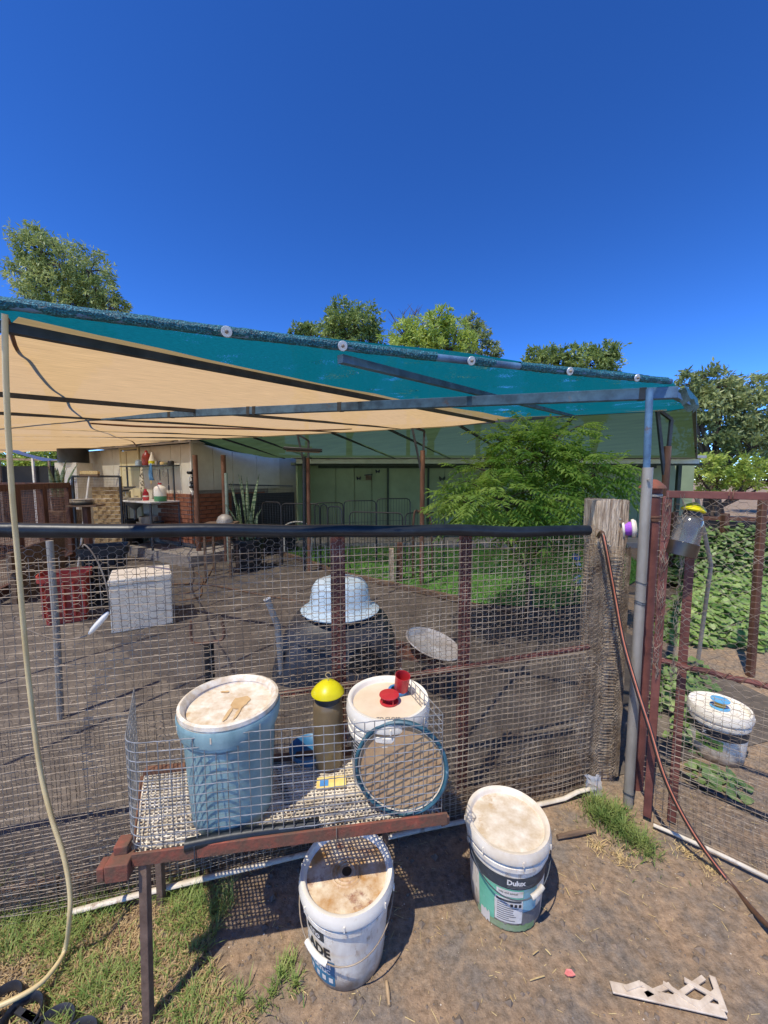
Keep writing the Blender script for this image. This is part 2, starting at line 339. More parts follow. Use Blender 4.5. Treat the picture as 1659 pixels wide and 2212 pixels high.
wires(m, lambda s, z: FP(s, z, 0.012 + bulge(s, z)), (S0, FL_ - .03), (0.02, zt), frange(S0, FL_ - .04, .0295), frange(.03, zt, .0285), .0013)
stuff(m.build('weld_mesh', galv, fence))
m = MB(); hexnet(m, lambda s, z: FP(s, z, -0.004 + bulge(s, z)), (S0, FL_ + .02), (.05, 1.36), r=.0007); stuff(m.build('hex_netting', hexm, fence))
m = MB()
wires(m, lambda s, z: FP(s + .013 + .01 * ns((z * 3, 2, s)), z + .008 * ns((s * 4, 1, 0)), 0.03 + 1.6 * bulge(s + 3, z)), (S0, FL_ - .03), (0.0, .74), frange(S0 + .01, FL_ - .04, .0285), frange(.012, .74, .0285), .0012)
stuff(m.build('lower_mesh', galv, fence))
m = MB(); pts = [FP(s, rail_z(s), 0.006 * ns((s * 2, 0, 0))) for s in frange(S0 - .3, sr + .005, .04)]
m.tube(pts, [lerp(.026, .025, i / len(pts)) + .0012 * ns((i * .3, 0, 0)) for i in range(len(pts))], 20); rail = lab(m.build('top_rail', blackp, fence), 'black poly pipe rail')
s_j = fence_s(PLN(37, 1146, FA, FB)); m = MB().tube([FP(s_j - .012, rail_z(s_j)), FP(s_j + .004, rail_z(s_j))], .0285, 18); m.build('joint', blackp, rail)
for px, w in ((738, .058), (1028, .046)):
    p = PLN(px, 1300, FA, FB, 0.05); s_ = fence_s(p); m = MB()
    m.box(FP(s_, .66, -.045), (w, .006, 1.40), FE).box(FP(s_ - w / 2 + .003, .66, -.062), (.006, .04, 1.40), FE).box(FP(s_ + w / 2 - .003, .66, -.062), (.006, .04, 1.40), FE)
    m.box(FP(s_ + .004, .66, -.039), (.007, .008, 1.40), FE); m.build('post', maroon, fence, bevel=.0015)
s1, s2 = fence_s(PLN(560, 1500, FA, FB)), FL_
m = MB().tube([FP(s1, .70, -.03), FP(s2 * .7, .72, -.028), FP(s2, .745, -.026)], .014, 8); m.build('middle_rail', maroon, fence)
m = MB().bar(FP(s1 - 1.2, .735, .022), FP(s2 - .06, .742, .022), .004, .004); m.build('mesh_edge_wire', galv, fence)
m = MB(); o_ = []
for k in range(30):
    s_ = lerp(.0, FL_ - .02, k / 29); o_.append(FP(s_, .030 + .012 * math.sin(s_ * 2.3) + (.02 if k > 27 else 0), .052 + .006 * ns((s_ * 3, 1, 1))))
m.tube(o_, .0115, 10, ell=.7); m.build('bottom_strip', wstrip, fence)
m = MB()
for k in range(7):
    a, b = lerp(S0, FL_, k / 7) + .004, lerp(S0, FL_, (k + 1) / 7) - .004; m = MB(); m.box(FP((a + b) / 2, .03, -.03), (b - a, .03, .12 + .02 * (k % 2)), FE); m.build('bottom_board', plank, fence, bevel=.003)
for x, y in ((905, 1436), (1288, 1065 + 370), (770, 1455), (620, 2000 / 1.0)):
    if y > 1900: continue
    p = PLN(x, y, FA, FB, .045); m = MB(); m.tube(smooth([p + Vector((-.012, 0, .014)), p, p + Vector((.008, -.008, -.008)), p + Vector((.002, -.014, -.03))]), .0012, 5); m.build('wire_tie', galv, fence)

# ------------------------------------------------------------------ big timber post, round capped post, galvanised pole
WP = Vector((1.185, 1.955, 0))
tp_l, tp_r, top = D(1290, 1080, 1.93), D(1360, 1080, 1.93), D(1312, 1080, 1.93).z
m = MB(); rows = []
for i in range(31):
    z = top * i / 30 - (.03 if i == 0 else 0); w = (tp_r.x - tp_l.x) / 2 * (0.86 if z < top - .2 else 1.0); dpt = .075
    row = []
    for k in range(28):
        a = 2 * math.pi * k / 28; ca, sa = math.cos(a), math.sin(a); e = 0.22
        x = w * math.copysign(abs(ca) ** e, ca); y = dpt * math.copysign(abs(sa) ** e, sa)
        j = .010 * ns((x * 14, y * 14, z * 2.0)) + .006 * ns((x * 45, y * 45, z * 6)); row.append(Vector(((tp_l.x + tp_r.x) / 2 + x * (1 + j * 4), 1.99 + y * (1 + j * 6), z + (.012 * ns((x * 30, y * 30, 9)) if i == 30 else 0))))
    row.append(row[0]); rows.append(row)
m.sheet(rows); m.f.append(tuple(len(m.v) - 29 + k for k in range(28)))
wpost = thing('timber_post', (WP.x, 1.99, 0), 'thick weathered timber sleeper post at the fence end', 'post')
m.build('post_body', oldwood, wpost)
def WQ(a, z):   # wrap of netting around the post
    w = (tp_r.x - tp_l.x) / 2 * 0.95; cx_ = (tp_l.x + tp_r.x) / 2; dpt = .095
    per = a / .9; ca, sa = math.cos(-math.pi + per * math.pi), math.sin(-math.pi + per * math.pi)
    return Vector((cx_ + (w + .012) * math.copysign(abs(ca) ** .3, ca), 1.99 + dpt * math.copysign(abs(sa) ** .3, sa), z + .01 * ns((a * 6, z * 6, 2)))) + Vector((0, -.008 * ns((a * 9, z * 9, 1)), 0))
m = MB(); hexnet(m, WQ, (0.0, .9), (.04, top - .24), a=.0125, h=.017, r=.0012, jit=.003); hexnet(m, lambda a, z: WQ(a, z) + Vector((0, -.008, 0)), (.1, .8), (.05, top - .27), a=.0125, h=.017, r=.0010, jit=.004)
stuff(m.build('wrapped_netting', hexm, wpost))
for x, y in ((1340, 1122), (1314, 1170), (1318, 1180), (1272, 1140)):
    p = D(x, y, 1.905); m = MB().lathe([(0, .006), (.004, .005), (.006, .001), (.0065, 0)], 10, p, Rm=Matrix.Rotation(R(90), 3, 'X')); m.build('bolt_head', steel, wpost)
PB = G(1356, 1742); PT = D(1403, 845, PB.y)
canopy = thing('shade_canopy', (PB.x, PB.y, 0), 'shade cloth canopy on steel pipes over the pen, tan, teal and green', 'canopy')
zj = D(1399, 1010, PB.y).z
m = MB(); m.tube([PB + Vector((0, 0, -.03)), PB + Vector((0, 0, zj))], .0215, 20); cpost = lab(m.build('corner_post', steel, canopy), 'grey galvanised pipe sleeve at the corner')
m = MB().tube([Vector((PB.x, PB.y, zj - .3)), Vector((PT.x, PT.y, PT.z + .01))], .0145, 14); m.build('upper_pipe', bluesteel, cpost)
p = Vector((PB.x - .006, PB.y - .021, zj - .055)); MB().tube([p + Vector((-.002, .004, 0)), p + Vector((-.006, -.012, -.002))], .006, 8).build('bolt', steel, cpost)
for z_ in (.07, .075, 1.02, 1.03, 1.12):
    pts = [Vector((PB.x + .0235 * math.cos(a), PB.y + .0235 * math.sin(a), z_ + .004 * math.sin(a * 2 + z_))) for a in frange(0, 6.3, .45)]
    MB().tube(pts, .0014, 5, False).build('tie_wire', darkst, cpost)

zinc = M('bright_zinc', S(222, 224, 222), S(196, 198, 196), scale=30, rough=.35, metal=.3, bump=0)
# canopy frame and cloths
Cn = G(1448, 824, 2.065); Lp = G(-60, 648, 2.06); Lc = G(40, 682, 2.055); T_ = G(1100, 899, 2.36); Rb = G(1500, 868, 2.36)
pipe = [lerp(Lp, Cn, t) + Vector((0, 0, -.012 * math.sin(math.pi * t))) for t in frange(0, 1.0001, .025)]
m = MB().tube(pipe, .0135, 12); epipe = m.build('edge_pipe', bluesteel, canopy)
def sleeve(a, b, seed, mat):
    m = MB(); rr_ = random.Random(seed); rows = []; k = 150
    for i in range(k + 1):
        t = lerp(a, b, i / k); p = lerp(Lp, Cn, t) + Vector((0, 0, -.012 * math.sin(math.pi * t))); row = []
        for j in range(15):
            an = 2 * math.pi * j / 14; r_ = .0158 + .0024 * noise.noise(Vector((t * 34, math.cos(an) * 1.6, math.sin(an) * 1.6 + seed))) + .002 * noise.noise(Vector((t * 110, math.cos(an) * 2, math.sin(an) * 2))) + (.004 * max(0, ns((t * 16, 2, seed))) if math.sin(an) > .2 else 0)
            d = (Cn - Lp).normalized(); sd = d.cross(Vector((0, 0, 1))).normalized(); up = sd.cross(d); row.append(p + sd * (r_ * math.cos(an)) + up * (r_ * math.sin(an) + .002))
        rows.append(row)
    m.sheet(rows); return m.build('cloth_hem', mat, epipe)
teal_h = M('teal_knit_hem', S(24, 116, 128), S(12, 60, 70), S(150, 196, 200), scale=190, rough=0.5, bump=1.0, bscale=190, pos=(.40, .58), bdist=.01)
sleeve(0, .515, 1, teal_h); sleeve(.575, .615, 5, teal_h); sleeve(.66, .99, 2, teal_h)
def px_on(line_a, line_b, px):
    lo, hi = 0.0, 1.0
    for _ in range(40):
        md = (lo + hi) / 2; p = lerp(line_a, line_b, md); x = p.x / (p.y * cp - (p.z - H) * sp) * FPX + CX
        if x < px: lo = md
        else: hi = md
    return lo
for px in (490, 737, 1012, 1223, 1367):
    t = px_on(Lp, Cn, px); p = lerp(Lp, Cn, t) + Vector((0, 0, -.012 * math.sin(math.pi * t)))
    d = (Cn - Lp).normalized(); nrm = d.cross(Vector((0, 0, 1))).normalized(); nrm = (nrm if nrm.y < 0 else -nrm) + Vector((0, 0, -.25)); nrm.normalize()
    Rm = nrm.to_track_quat('Z', 'Y').to_matrix()
    w = MB().lathe([(.004, .003), (.0155, .003), (.0165, .0015), (.0165, -.001), (0, -.001)], 22, p + nrm * .022, Rm=Rm).build('washer', zinc, canopy)
    MB().lathe([(0, .010), (.004, .009), (.0055, .005), (.0055, .001)], 8, p + nrm * .024, Rm=Rm).build('screw_head', galv, w)
# front beam
bz0, bz1 = 2.03, 2.13
bR, bL = Cn + Vector((.0, .0, -.055)), None
r_ = ray(60, 908); t_ = 3.95; bL = Vector((0, 0, H)) + r_ * t_
r_ = ray(-400, 950); bL2 = bL + (bL - bR).normalized() * 2.2
m = MB().bar(bR + (bR - bL).normalized() * .03, bL2, .04, .055); beam = lab(m.build('front_beam', bluesteel, canopy, bevel=.003), 'long faded blue box beam')
for t in (.02, .33, .46, .47, .62):
    q = lerp(bR, bL, t); MB().bar(q + (bL - bR).normalized() * -.01, q + (bL - bR).normalized() * .02, .043, .058).build('cloth_wrap', darkst, beam)
# ridge and back edges
ridge_px = [(395, 947), (470, 941), (655, 932), (840, 920), (993, 911.5), (1090, 904), (1240, 889), (1450, 877), (1500, 868)]
ridge = [G(x, y, 2.37) for x, y in ridge_px]
tanback = [T_] + [G(x, y, 2.37) for x, y in ((993, 911.5), (840, 920), (655, 932), (470, 941))] + [G(407, 945, 2.38), G(167, 969, 2.38), G(0, 973, 2.40)]
tanback = [p + (Vector((.07, .14, -.035)) if k_ else Vector((.02, .04, -.01))) for k_, p in enumerate(tanback)]
tanback.append(tanback[-1] + Vector((-4, 2.2, 0)))
NL = Lc + Vector((-.80, .60, 0)) * 9.5 + Vector((0, 0, .1))
def ruled(fa, fb, nu, nv, sag):
    rows = []
    for i in range(nu + 1):
        u = i / nu; a, b = fa(u), fb(u); row = []
        for j in range(nv + 1):
            v = j / nv; p = lerp(a, b, v); row.append(p + Vector((0, 0, sag(u, v, p))))
        rows.append(row)
    return rows
def cloth_obj(name, rows, mat, label):
    m = MB().sheet(rows); o = m.build(name, mat, canopy); me = o.data; uvl = me.uv_layers.new(name='UVMap'); base = o.parent.location
    for lp in me.loops:
        co = me.vertices[lp.vertex_index].co + base; a = R(38); uvl.data[lp.index].uv = (co.x * math.sin(a) + co.y * math.cos(a), co.x * math.cos(a) - co.y * math.sin(a))
    return lab(o, label)
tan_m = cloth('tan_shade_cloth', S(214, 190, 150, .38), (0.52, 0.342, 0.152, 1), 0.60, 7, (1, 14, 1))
teal_m = cloth('teal_shade_cloth', (0.004, 0.06, 0.075, 1), (0.002, 0.095, 0.118, 1), 0.48, 45, (1, 2.5, 1), .8)
green_m = cloth('green_shade_cloth', (0.012, 0.028, 0.010, 1), (0.040, 0.064, 0.026, 1), 0.24, 3.0, (3.2, .5, 1))
tan_rows = ruled(lambda u: lerp(Lc, NL, u ** 1.4), lambda u: poly_at(tanback, u), 60, 24, lambda u, v, p: .012 * ns((p.x * 1.5, p.y * 1.5, 0)) - .004 + ((.006 * ns((v * 60, 1, 1)) - .026 * math.sin(math.pi * min(1, v * 1.25))) if u == 0 else 0))
cloth_obj('tan_cloth', tan_rows, tan_m, 'tan shade cloth seen from below')
T2 = T_ + Vector((-.16, .20, .0))
tfar = lambda u: lerp(Lc + Vector((-.12, .09, .0)), T2, u / .3) if u < .3 else poly_at([T2, ridge[6] + Vector((.06, .10, -.05)), ridge[7] + Vector((.06, .10, -.05)), Rb + Vector((.06, .10, -.05))], (u - .3) / .7)
cloth_obj('teal_cloth', ruled(lambda u: lerp(Lp, Cn, u) + Vector((0, 0, .012)), tfar, 60, 24, lambda u, v, p: .012 * v + .010 * ns((p.x * 2, p.y * 2, 5)) + .012 * math.sin(math.pi * v) * math.sin(math.pi * u)), teal_m, 'teal shade cloth at the near corner')
eave_px = [(598, 992), (678, 991), (853, 990), (972, 989), (1097, 988), (1300, 986), (1400, 986), (1505, 985)]
EVZ = 2.06
eave = [G(x, y, EVZ) for x, y in eave_px]
HY = eave[2].y
eave = [Vector((p.x * HY / p.y, HY, EVZ)) for p in eave]
cloth_obj('green_cloth', ruled(lambda u: poly_at(ridge, u) + Vector((0, 0, .01)), lambda u: poly_at(eave, u), 48, 20, lambda u, v, p: -.05 * math.sin(math.pi * v) + .02 * ns((p.x, p.y * 3, 0))), green_m, 'dark green shade cloth running back to the green house')
rows = []
for i in range(30):
    p = poly_at([T_ + Vector((-.3, .2, -.02)), ridge[6] + Vector((0, 0, -.03)), G(1440, 884, 2.30)], i / 29); rows.append([p + Vector((0, 0, .02 + .006 * ns((i * .4, 0, 0)))), p + Vector((-.01, -.02, -.012 - .008 * math.sin(i * .5)))])
cloth_obj('tan_edge_strip', rows, tan_m, 'pale tan cloth edge along the ridge')
# droopy hem at the right corner
m = MB(); rows = []
for i in range(25):
    t = i / 24; p = lerp(Cn, Rb, .15 + .85 * t); w = .03 + .05 * abs(math.sin(t * 7.0)) + .05 * t
    rows.append([p + Vector((.02, -.01, .03)), p + Vector((.03, -.03, -w * .5)), p + Vector((-.03 + .02 * math.sin(t * 9), -.02, -w))])
m.sheet(rows); m.build('drooping_hem', teal_h, canopy)
# rafters
def rafter(a, b, w=.026, mat=darkst): return MB().bar(a, b, w, w).build('rafter', mat, canopy)
dn = Vector((0, 0, -.05))
rafter(G(-6, 664, 2.07) + dn, G(1068, 903, 2.36) + dn, .028, darkst); rafter(G(735, 750, 2.06) + dn * .8, G(1240, 890, 2.36) + dn, .028, bluesteel)
rafter(Cn + dn, Rb + dn, .03, bluesteel)
for (x0, y0, z0), (x1, y1, z1) in ((((0, 832, 2.11)), (860, 917, 2.37)), ((0, 878, 2.15), (727, 926, 2.37)), ((0, 912, 2.2), (560, 936, 2.37)),
        ((0, 931, 2.22), (470, 941, 2.37)), ((0, 940, 2.25), (407, 945, 2.38)), ((0, 948, 2.28), (386, 947.5, 2.38)), ((0, 955, 2.3), (322, 954, 2.38)), ((0, 961, 2.33), (270, 959, 2.38)), ((0, 966, 2.35), (222, 964, 2.38))):
    a, b = G(x0, y0, z0) + dn, G(x1, y1, z1) + dn; rafter(a + (a - b) * .35, b + (b - a).normalized() * .05, .026)
for a, b in zip([(480, 941), (548, 939), (717, 928), (840, 920), (993, 911)], [(615, 992), (678, 991), (853, 990), (972, 989), (1110, 988)]):
    p, q = G(*a, 2.37), G(*b, EVZ); q = Vector((q.x * HY / q.y, HY, EVZ)); rafter(p + dn, q + Vector((0, 0, .0)), .03)
rafter(ridge[6] + dn, poly_at(eave, .62), .03); rafter(Rb + dn, eave[-1], .035)
for i in range(len(ridge) - 1): rafter(ridge[i] + Vector((0, 0, -.035)), ridge[i + 1] + Vector((0, 0, -.035)), .03)
def ridge_post(px_top, py_top, px_low, ydrop, black_pole=False):
    p = G(px_top, py_top, 2.34); zb = p.z - ydrop; x = (px_low - CX) / FPX * p.y / (cp) ; base = Vector((p.x + .06, p.y + .03, 0))
    m = MB().tube([base + Vector((0, 0, -.05)), base + Vector((0, 0, zb))], .035, 12); po = m.build('post', rustpipe, canopy)
    m = MB().bar(base + Vector((-.02, 0, zb - .3)), p + Vector((-.10, 0, 0)), .03).bar(base + Vector((.0, 0, zb - .3)), base + Vector((.02, 0, zb + .28)), .03).bar(base + Vector((.02, 0, zb + .28)), p + Vector((-.12, 0, 0)), .03)
    m.build('bracket', darkst, po)
    if black_pole: MB().tube([base + Vector((-.08, -.03, 0)), base + Vector((-.05, -.03, zb + .02))], .03, 10).build('black_pole', black, po)
    return base, zb, po
b1, z1_, p1_ = ridge_post(655, 936, 668, .40, True)
b2, z2_, p2_ = ridge_post(905, 921, 930, .34)
b3, z3_, p3_ = ridge_post(1440, 880, 1445, .40)
q = b1 + Vector((-.05, -.12, z1_ + .13)); t = thing('light_batten', q, 'dark fluorescent light batten hanging on the roof post', 'light'); m = MB().box(q, (.62, .09, .05), Vector((1, .1, -.06))).build('housing', black, t, bevel=.01); MB().tube([q + Vector((-.27, -.02, -.02)), q + Vector((.27, .02, -.045))], .014, 8).build('tube', whitep, t)
# brown cord hanging under the tan cloth
cz = [(16, 690), (36, 754), (53, 763), (71, 787), (99, 818), (129, 841), (142, 865), (165, 884), (178, 891), (195, 916), (228, 929), (251, 941), (284, 952), (297, 967)]
pts = [G(x, y, lerp(2.03, 2.30, (i / 13) ** .8)) for i, (x, y) in enumerate(cz)]
tag(MB().tube(smooth(pts, 5), [lerp(.006, .012, i / 65) for i in range(66)], 6).build('power_cord', M('brown_cord', S(120, 82, 54), S(88, 60, 40), scale=10, bump=0), at=pts[0]), 'brown power cord sagging under the tan shade cloth', 'cord')
pts = [G(x, y, lerp(2.14, 2.3, i / 6)) for i, (x, y) in enumerate([(196, 914), (300, 921), (420, 924), (548, 927), (640, 930), (700, 929), (760, 926)])]
tag(MB().tube(smooth(pts, 8), .012, 6).build('cable_bundle', MATS['brown_cord'], at=pts[0]), 'bundle of brown cables strung below the front beam', 'cable')

# ------------------------------------------------------------------ rusty table with lattice tray
TZ = .530; TR = .504
tFL, tFR = G(268, 1846, TZ), G(966, 1755, TZ)
tE = (tFR - tFL).normalized(); side = Vector((-.150, .335, 0)); tBL, tBR = tFL + side, tFR + side * .98
table = thing('rusty_table', ((tFL.x + tFR.x) / 2, (tFL.y + tFR.y) / 2 + .16, 0), 'low table with rusty red steel frame and cream lattice top', 'table')
dz = Vector((0, 0, -.0225))
tN = Vector((tE.y, -tE.x, 0))
m = MB().bar(tFL + dz + tE * .02 + Vector((0, 0, .003)), tFR + dz + Vector((0, 0, .003)), .008, .039); m.bar(tFL + dz + Vector((0, 0, -.02)) + tE * .02 - tN * .018, tFR + dz + Vector((0, 0, -.02)) - tN * .018, .03, .005); fb = lab(m.build('front_beam', rust, table, bevel=.0015), 'rusty red angle iron front edge')
for t, w in ((.20, .004), (.63, .003)):
    q = lerp(tFL, tFR, t); MB().tube([q + tN * .007 + Vector((0, 0, .004)), q + tN * .008 + Vector((0, 0, -.03)), q + tN * .006 + Vector((0, 0, -.052)), q - tN * .01 + Vector((0, 0, -.05))], .0016, 5).build('tie_wire', hexm if w < .004 else darkst, fb)
m = MB().bar(tBL + dz, tBR + dz, .03, .03); m.build('back_beam', rustpipe, table, bevel=.0015)
for a, b in ((tFL + tE * .02, tBL), (tFR, tBR), (lerp(tFL, tFR, .5), lerp(tBL, tBR, .5))): MB().bar(a + dz + Vector((0, 0, -.022)) - tN * .012, b + dz + Vector((0, 0, -.022)), .03, .026).build('side_beam', rustpipe, table, bevel=.0015)
q = tFL + tE * -.012 + Vector((0, 0, -.035)); m = MB().box(q + tN * .0, (.062, .046, .052), tE); m.box(q - tE * .043 - tN * .0 + Vector((0, 0, -.002)), (.020, .038, .042), tE); m.box(q + Vector((0, 0, .038)) - tN * .03 - tE * .002, (.038, .042, .026), tE); lab(m.build('end_block', rust, table, bevel=.003), 'flaking red steel block at the left end')
lg = G(320, 2206)
for nm, (x, y), zt_ in (('leg', (lg.x, lg.y), TZ - .045), ('leg', (tBR.x - .05, tBR.y - .055), TZ - .05), ('leg', (tBL.x + .05, tBL.y - .02), TZ - .05)):
    m = MB(); top_ = Vector((x, y, zt_))
    if nm == 'leg' and x == lg.x: top_ = tFL + tE * .045 - tN * .016; top_.z = TZ - .044
    m.bar(Vector((x, y, -.03)), top_, .024, .024); m.build('leg', M('brown_steel_leg', S(128, 104, 86), S(92, 72, 58), S(156, 128, 108), scale=14, rough=.85, bump=.3), table, bevel=.002)
m = MB(); nU, nV = 66, 24
latt = M('cream_lattice', S(230, 220, 200), S(186, 170, 142), S(236, 228, 212), scale=22, rough=0.75, bump=0.2, pos=(.36, .6))
P2 = lambda u, v: lerp(lerp(tFL + tE * .02 - tN * .012, tFR - tE * .012 - tN * .012, u), lerp(tBL, tBR, u), v)
for i in range(nU + 1):
    u = i / nU; pts = [P2(u, j / 9) + Vector((0, 0, TR - TZ - .004 + .004 * ns((u * 20, j, 0)))) + tE * rnd.uniform(-.0012, .0012) for j in range(10)]; m.tube(pts, .0031, 4, rot=R(45))
for j in range(nV + 1):
    v = j / nV; pts = [P2(i / 14, v) + Vector((0, 0, TR - TZ + .001 + .004 * ns((i * 1.4, v * 9, 0)))) + Vector((0, rnd.uniform(-.0012, .0012), 0)) for i in range(15)]; m.tube(pts, .0031, 4, rot=R(45))
lt = stuff(m.build('lattice_top', latt, table)); lab(lt, 'cream lattice tray top with square holes')
# wire guard standing on the table
gh = .345; guard = thing('wire_guard', (tFL + tFR) / 2 + Vector((0, .12, 0)) + Vector((0, 0, 0)), 'three sided grey wire mesh guard standing on the rusty table', 'wire guard')
gF = -tN * .010
def gpath(d):   # distance along left back -> front left (rounded) -> front right -> back right
    A_, B_, C_, D_ = tBL + Vector((.0, -.03, 0)), tFL + gF + tE * .012, tFR + gF - tE * .012, tBR
    l1, l2, l3 = (B_ - A_).length, (C_ - B_).length, (D_ - C_).length; rc = .045
    if d < l1 - rc: return lerp(A_, B_, d / l1)
    if d < l1 + rc:
        t = (d - l1 + rc) / (2 * rc); p0, p2 = lerp(A_, B_, (l1 - rc) / l1), lerp(B_, C_, rc / l2); return (1 - t) ** 2 * p0 + 2 * t * (1 - t) * B_ + t * t * p2
    if d < l1 + l2: return lerp(B_, C_, (d - l1) / l2)
    return lerp(C_, D_, min(1, (d - l1 - l2) / l3))
gl = (tBL + Vector((0, -.03, 0)) - tFL - gF).length, (tFR - tFL).length - .024, (tBR - tFR).length
GT = sum(gl)
def gp(d, z): return gpath(d) + Vector((0, 0, TR - TZ + .006 + z)) + (tN * (.008 * ns((d * 3, z * 4, 7))) if gl[0] + .04 < d < gl[0] + gl[1] - .02 else Vector((0, 0, 0)))
for nm, u0, u1 in (('left_panel', 0, gl[0]), ('front_panel', gl[0] - .001, gl[0] + gl[1] + .001), ('right_panel', gl[0] + gl[1], GT - .03)):
    m = MB(); k = max(1, round((u1 - u0) / .0315)); us = [lerp(u0, u1, i / k) for i in range(k + 1)]
    wires(m, gp, (u0, u1), (0, gh), us if nm != 'front_panel' else us[1:-1], [gh * i / 12 for i in range(13)], .0015, .012, .1, 5, .0008)
    stuff(m.build(nm, gwire, guard))

# ------------------------------------------------------------------ buckets
dirtc = S(128, 102, 78)
def facing(at): return math.atan2(-at.y, -at.x)
def cone_r(rt, rb, h, z): return lerp(rb, rt, z / h)
def patch(at, rt, rb, h, a0, a1, z0, z1, off, n=14, rag=0):
    f = facing(at); m = MB(); rows = []
    for i in range(7):
        z = lerp(z0, z1, i / 6); rows.append([Vector((at.x, at.y, at.z + z + rag * ns((j * .9, i, 3)))) + Vector((math.cos(f + R(lerp(a0, a1, j / n))), math.sin(f + R(lerp(a0, a1, j / n))), 0)) * (cone_r(rt, rb, h, z) + off) for j in range(n + 1)])
    return m.sheet(rows)
def curved_text(at, rt, rb, h, txt, size, a0, z0, off, mat, parent, bold=0.0, width=None, tilt=0, name='lettering'):
    f = facing(at); vs_, fs = text_mesh(txt, size, bold); w = max(v.x for v in vs_); k = (width / w) if width else 1.0; out = []
    for v in vs_:
        z = z0 + v.y; r_ = cone_r(rt, rb, h, z) + off; a = f + R(a0) + v.x * k / r_ ; out.append(Vector((at.x + r_ * math.cos(a), at.y + r_ * math.sin(a), at.z + z)))
    return MB().add(out, fs).build(name, mat, parent, flat=True)
def bucket(at, rt, rb, h, label, body_m, lid_m, disc_m, skirt=.05, collars=2, bands=None, cat='bucket', lid_rim=.86, fat=1.0):
    rt0 = rt / 1.075; root = thing('bucket', at, label, cat); prof = [(0, .002), (rb - .006, 0), (rb, .006)]
    prof += [(cone_r(rt0, rb, h, z), z) for z in (.05, h * .45)]
    zc = h - skirt - .004
    for i in range(collars):
        z0 = zc - .028 * (collars - i); prof += [(cone_r(rt0, rb, h, z0), z0), (cone_r(rt0, rb, h, z0) + .008, z0 + .002), (cone_r(rt0, rb, h, z0) + .009, z0 + .018), (cone_r(rt0, rb, h, z0) + .002, z0 + .022)]
    prof += [(rt0, zc), (rt0, h - .012)]
    MB().lathe(prof, 56, at).build('body', body_m, root)
    l_ = MB().lathe([(rt0 + .003, h - skirt), (rt - .002, h - skirt + .002), (rt, h - skirt + .012), (rt - .003, h - .014), (rt - .006, h - .004), (rt * .955, h), (rt * (lid_rim + .03), h - .001), (rt * lid_rim, h - .006), (rt * (lid_rim - .012), h - .016), (rt * (lid_rim - .03), h - .019)], 56, at).build('lid', lid_m, root)
    d = MB().lathe([(rt * (lid_rim - .029), h - .0188), (rt * .55, h - .018), (rt * .2, h - .0175), (0, h - .017)], 56, at).build('lid_centre', disc_m, l_)
    for k in range(7):
        a = 2 * math.pi * (k + .3) / 7; q = at + Vector((math.cos(a) * (rt + .0005), math.sin(a) * (rt + .0005), h - skirt + .012)); MB().box(q, (.004, .004, .018), Vector((math.cos(a), math.sin(a), 0))).build('lid_tab', lid_m, l_)
    root['rt0'] = rt0; return root, l_
def bail(root, at, r, z, a_c, drop, out, grip_m, side_deg=88, grip=True, wire=None, gi=(10, 15)):
    """wire handle hanging down in front of the bucket"""
    f = facing(at) + R(a_c); pts = []
    for i in range(25):
        t = i / 24; a = f + R(lerp(-side_deg, side_deg, t)); sg = math.sin(math.pi * t); rad = r + .008 + out * sg; pts.append(at + Vector((rad * math.cos(a), rad * math.sin(a), z - drop * (sg ** .85))))
    hd = MB().tube(pts, .0022, 6).build('handle', wire or galv, root)
    for e in (0, -1): MB().lathe([(.011, 0), (.010, .004), (0, .005)], 12, pts[e], Rm=(Vector((pts[e].x - at.x, pts[e].y - at.y, 0)).normalized().to_track_quat('Z', 'Y').to_matrix())).build('ear', grip_m, root)
    if grip: MB().tube(pts[gi[0]:gi[1]], .009, 10).build('grip', grip_m, hd)
    return hd
ink = M('dark_print', S(52, 54, 58), S(40, 42, 46), scale=30, rough=0.6, bump=0)
inkblue = M('blue_label', S(64, 128, 156), S(44, 96, 124), scale=18, rough=0.55, bump=0, stain=S(196, 186, 172), sscale=22, sthr=0.62)
inkdk = M('charcoal_label', S(66, 72, 78), S(48, 54, 60), scale=14, rough=0.55, bump=0, stain=S(150, 150, 148), sscale=40, sthr=0.62)
inkgreen = M('mint_label', S(118, 192, 160), S(96, 172, 140), scale=14, rough=0.55, bump=0, stain=S(190, 206, 196), sscale=20, sthr=0.63)
inkwhite = M('white_label', S(226, 222, 214), S(206, 198, 186), scale=22, rough=0.6, bump=0, stain=S(170, 150, 126), sscale=18, sthr=0.6)
inklt = M('pale_blue_label', S(138, 180, 190), S(112, 156, 168), scale=14, rough=0.6, bump=0)
greylines = M('grey_print', S(120, 118, 116), S(100, 98, 96), scale=60, rough=0.7, bump=0)
moss = M('green_scuff', S(120, 150, 92), S(150, 160, 130), scale=20, rough=0.8, bump=0.1)
dirty_white = M('dirty_white_bucket', S(238, 230, 212), S(216, 204, 184), scale=26, rough=0.5, bump=0.08, stretch=(1, 1, .35), stain=S(178, 156, 128), sscale=38, sthr=0.54, sstr=True, mud=dirtc, mudh=0.09)

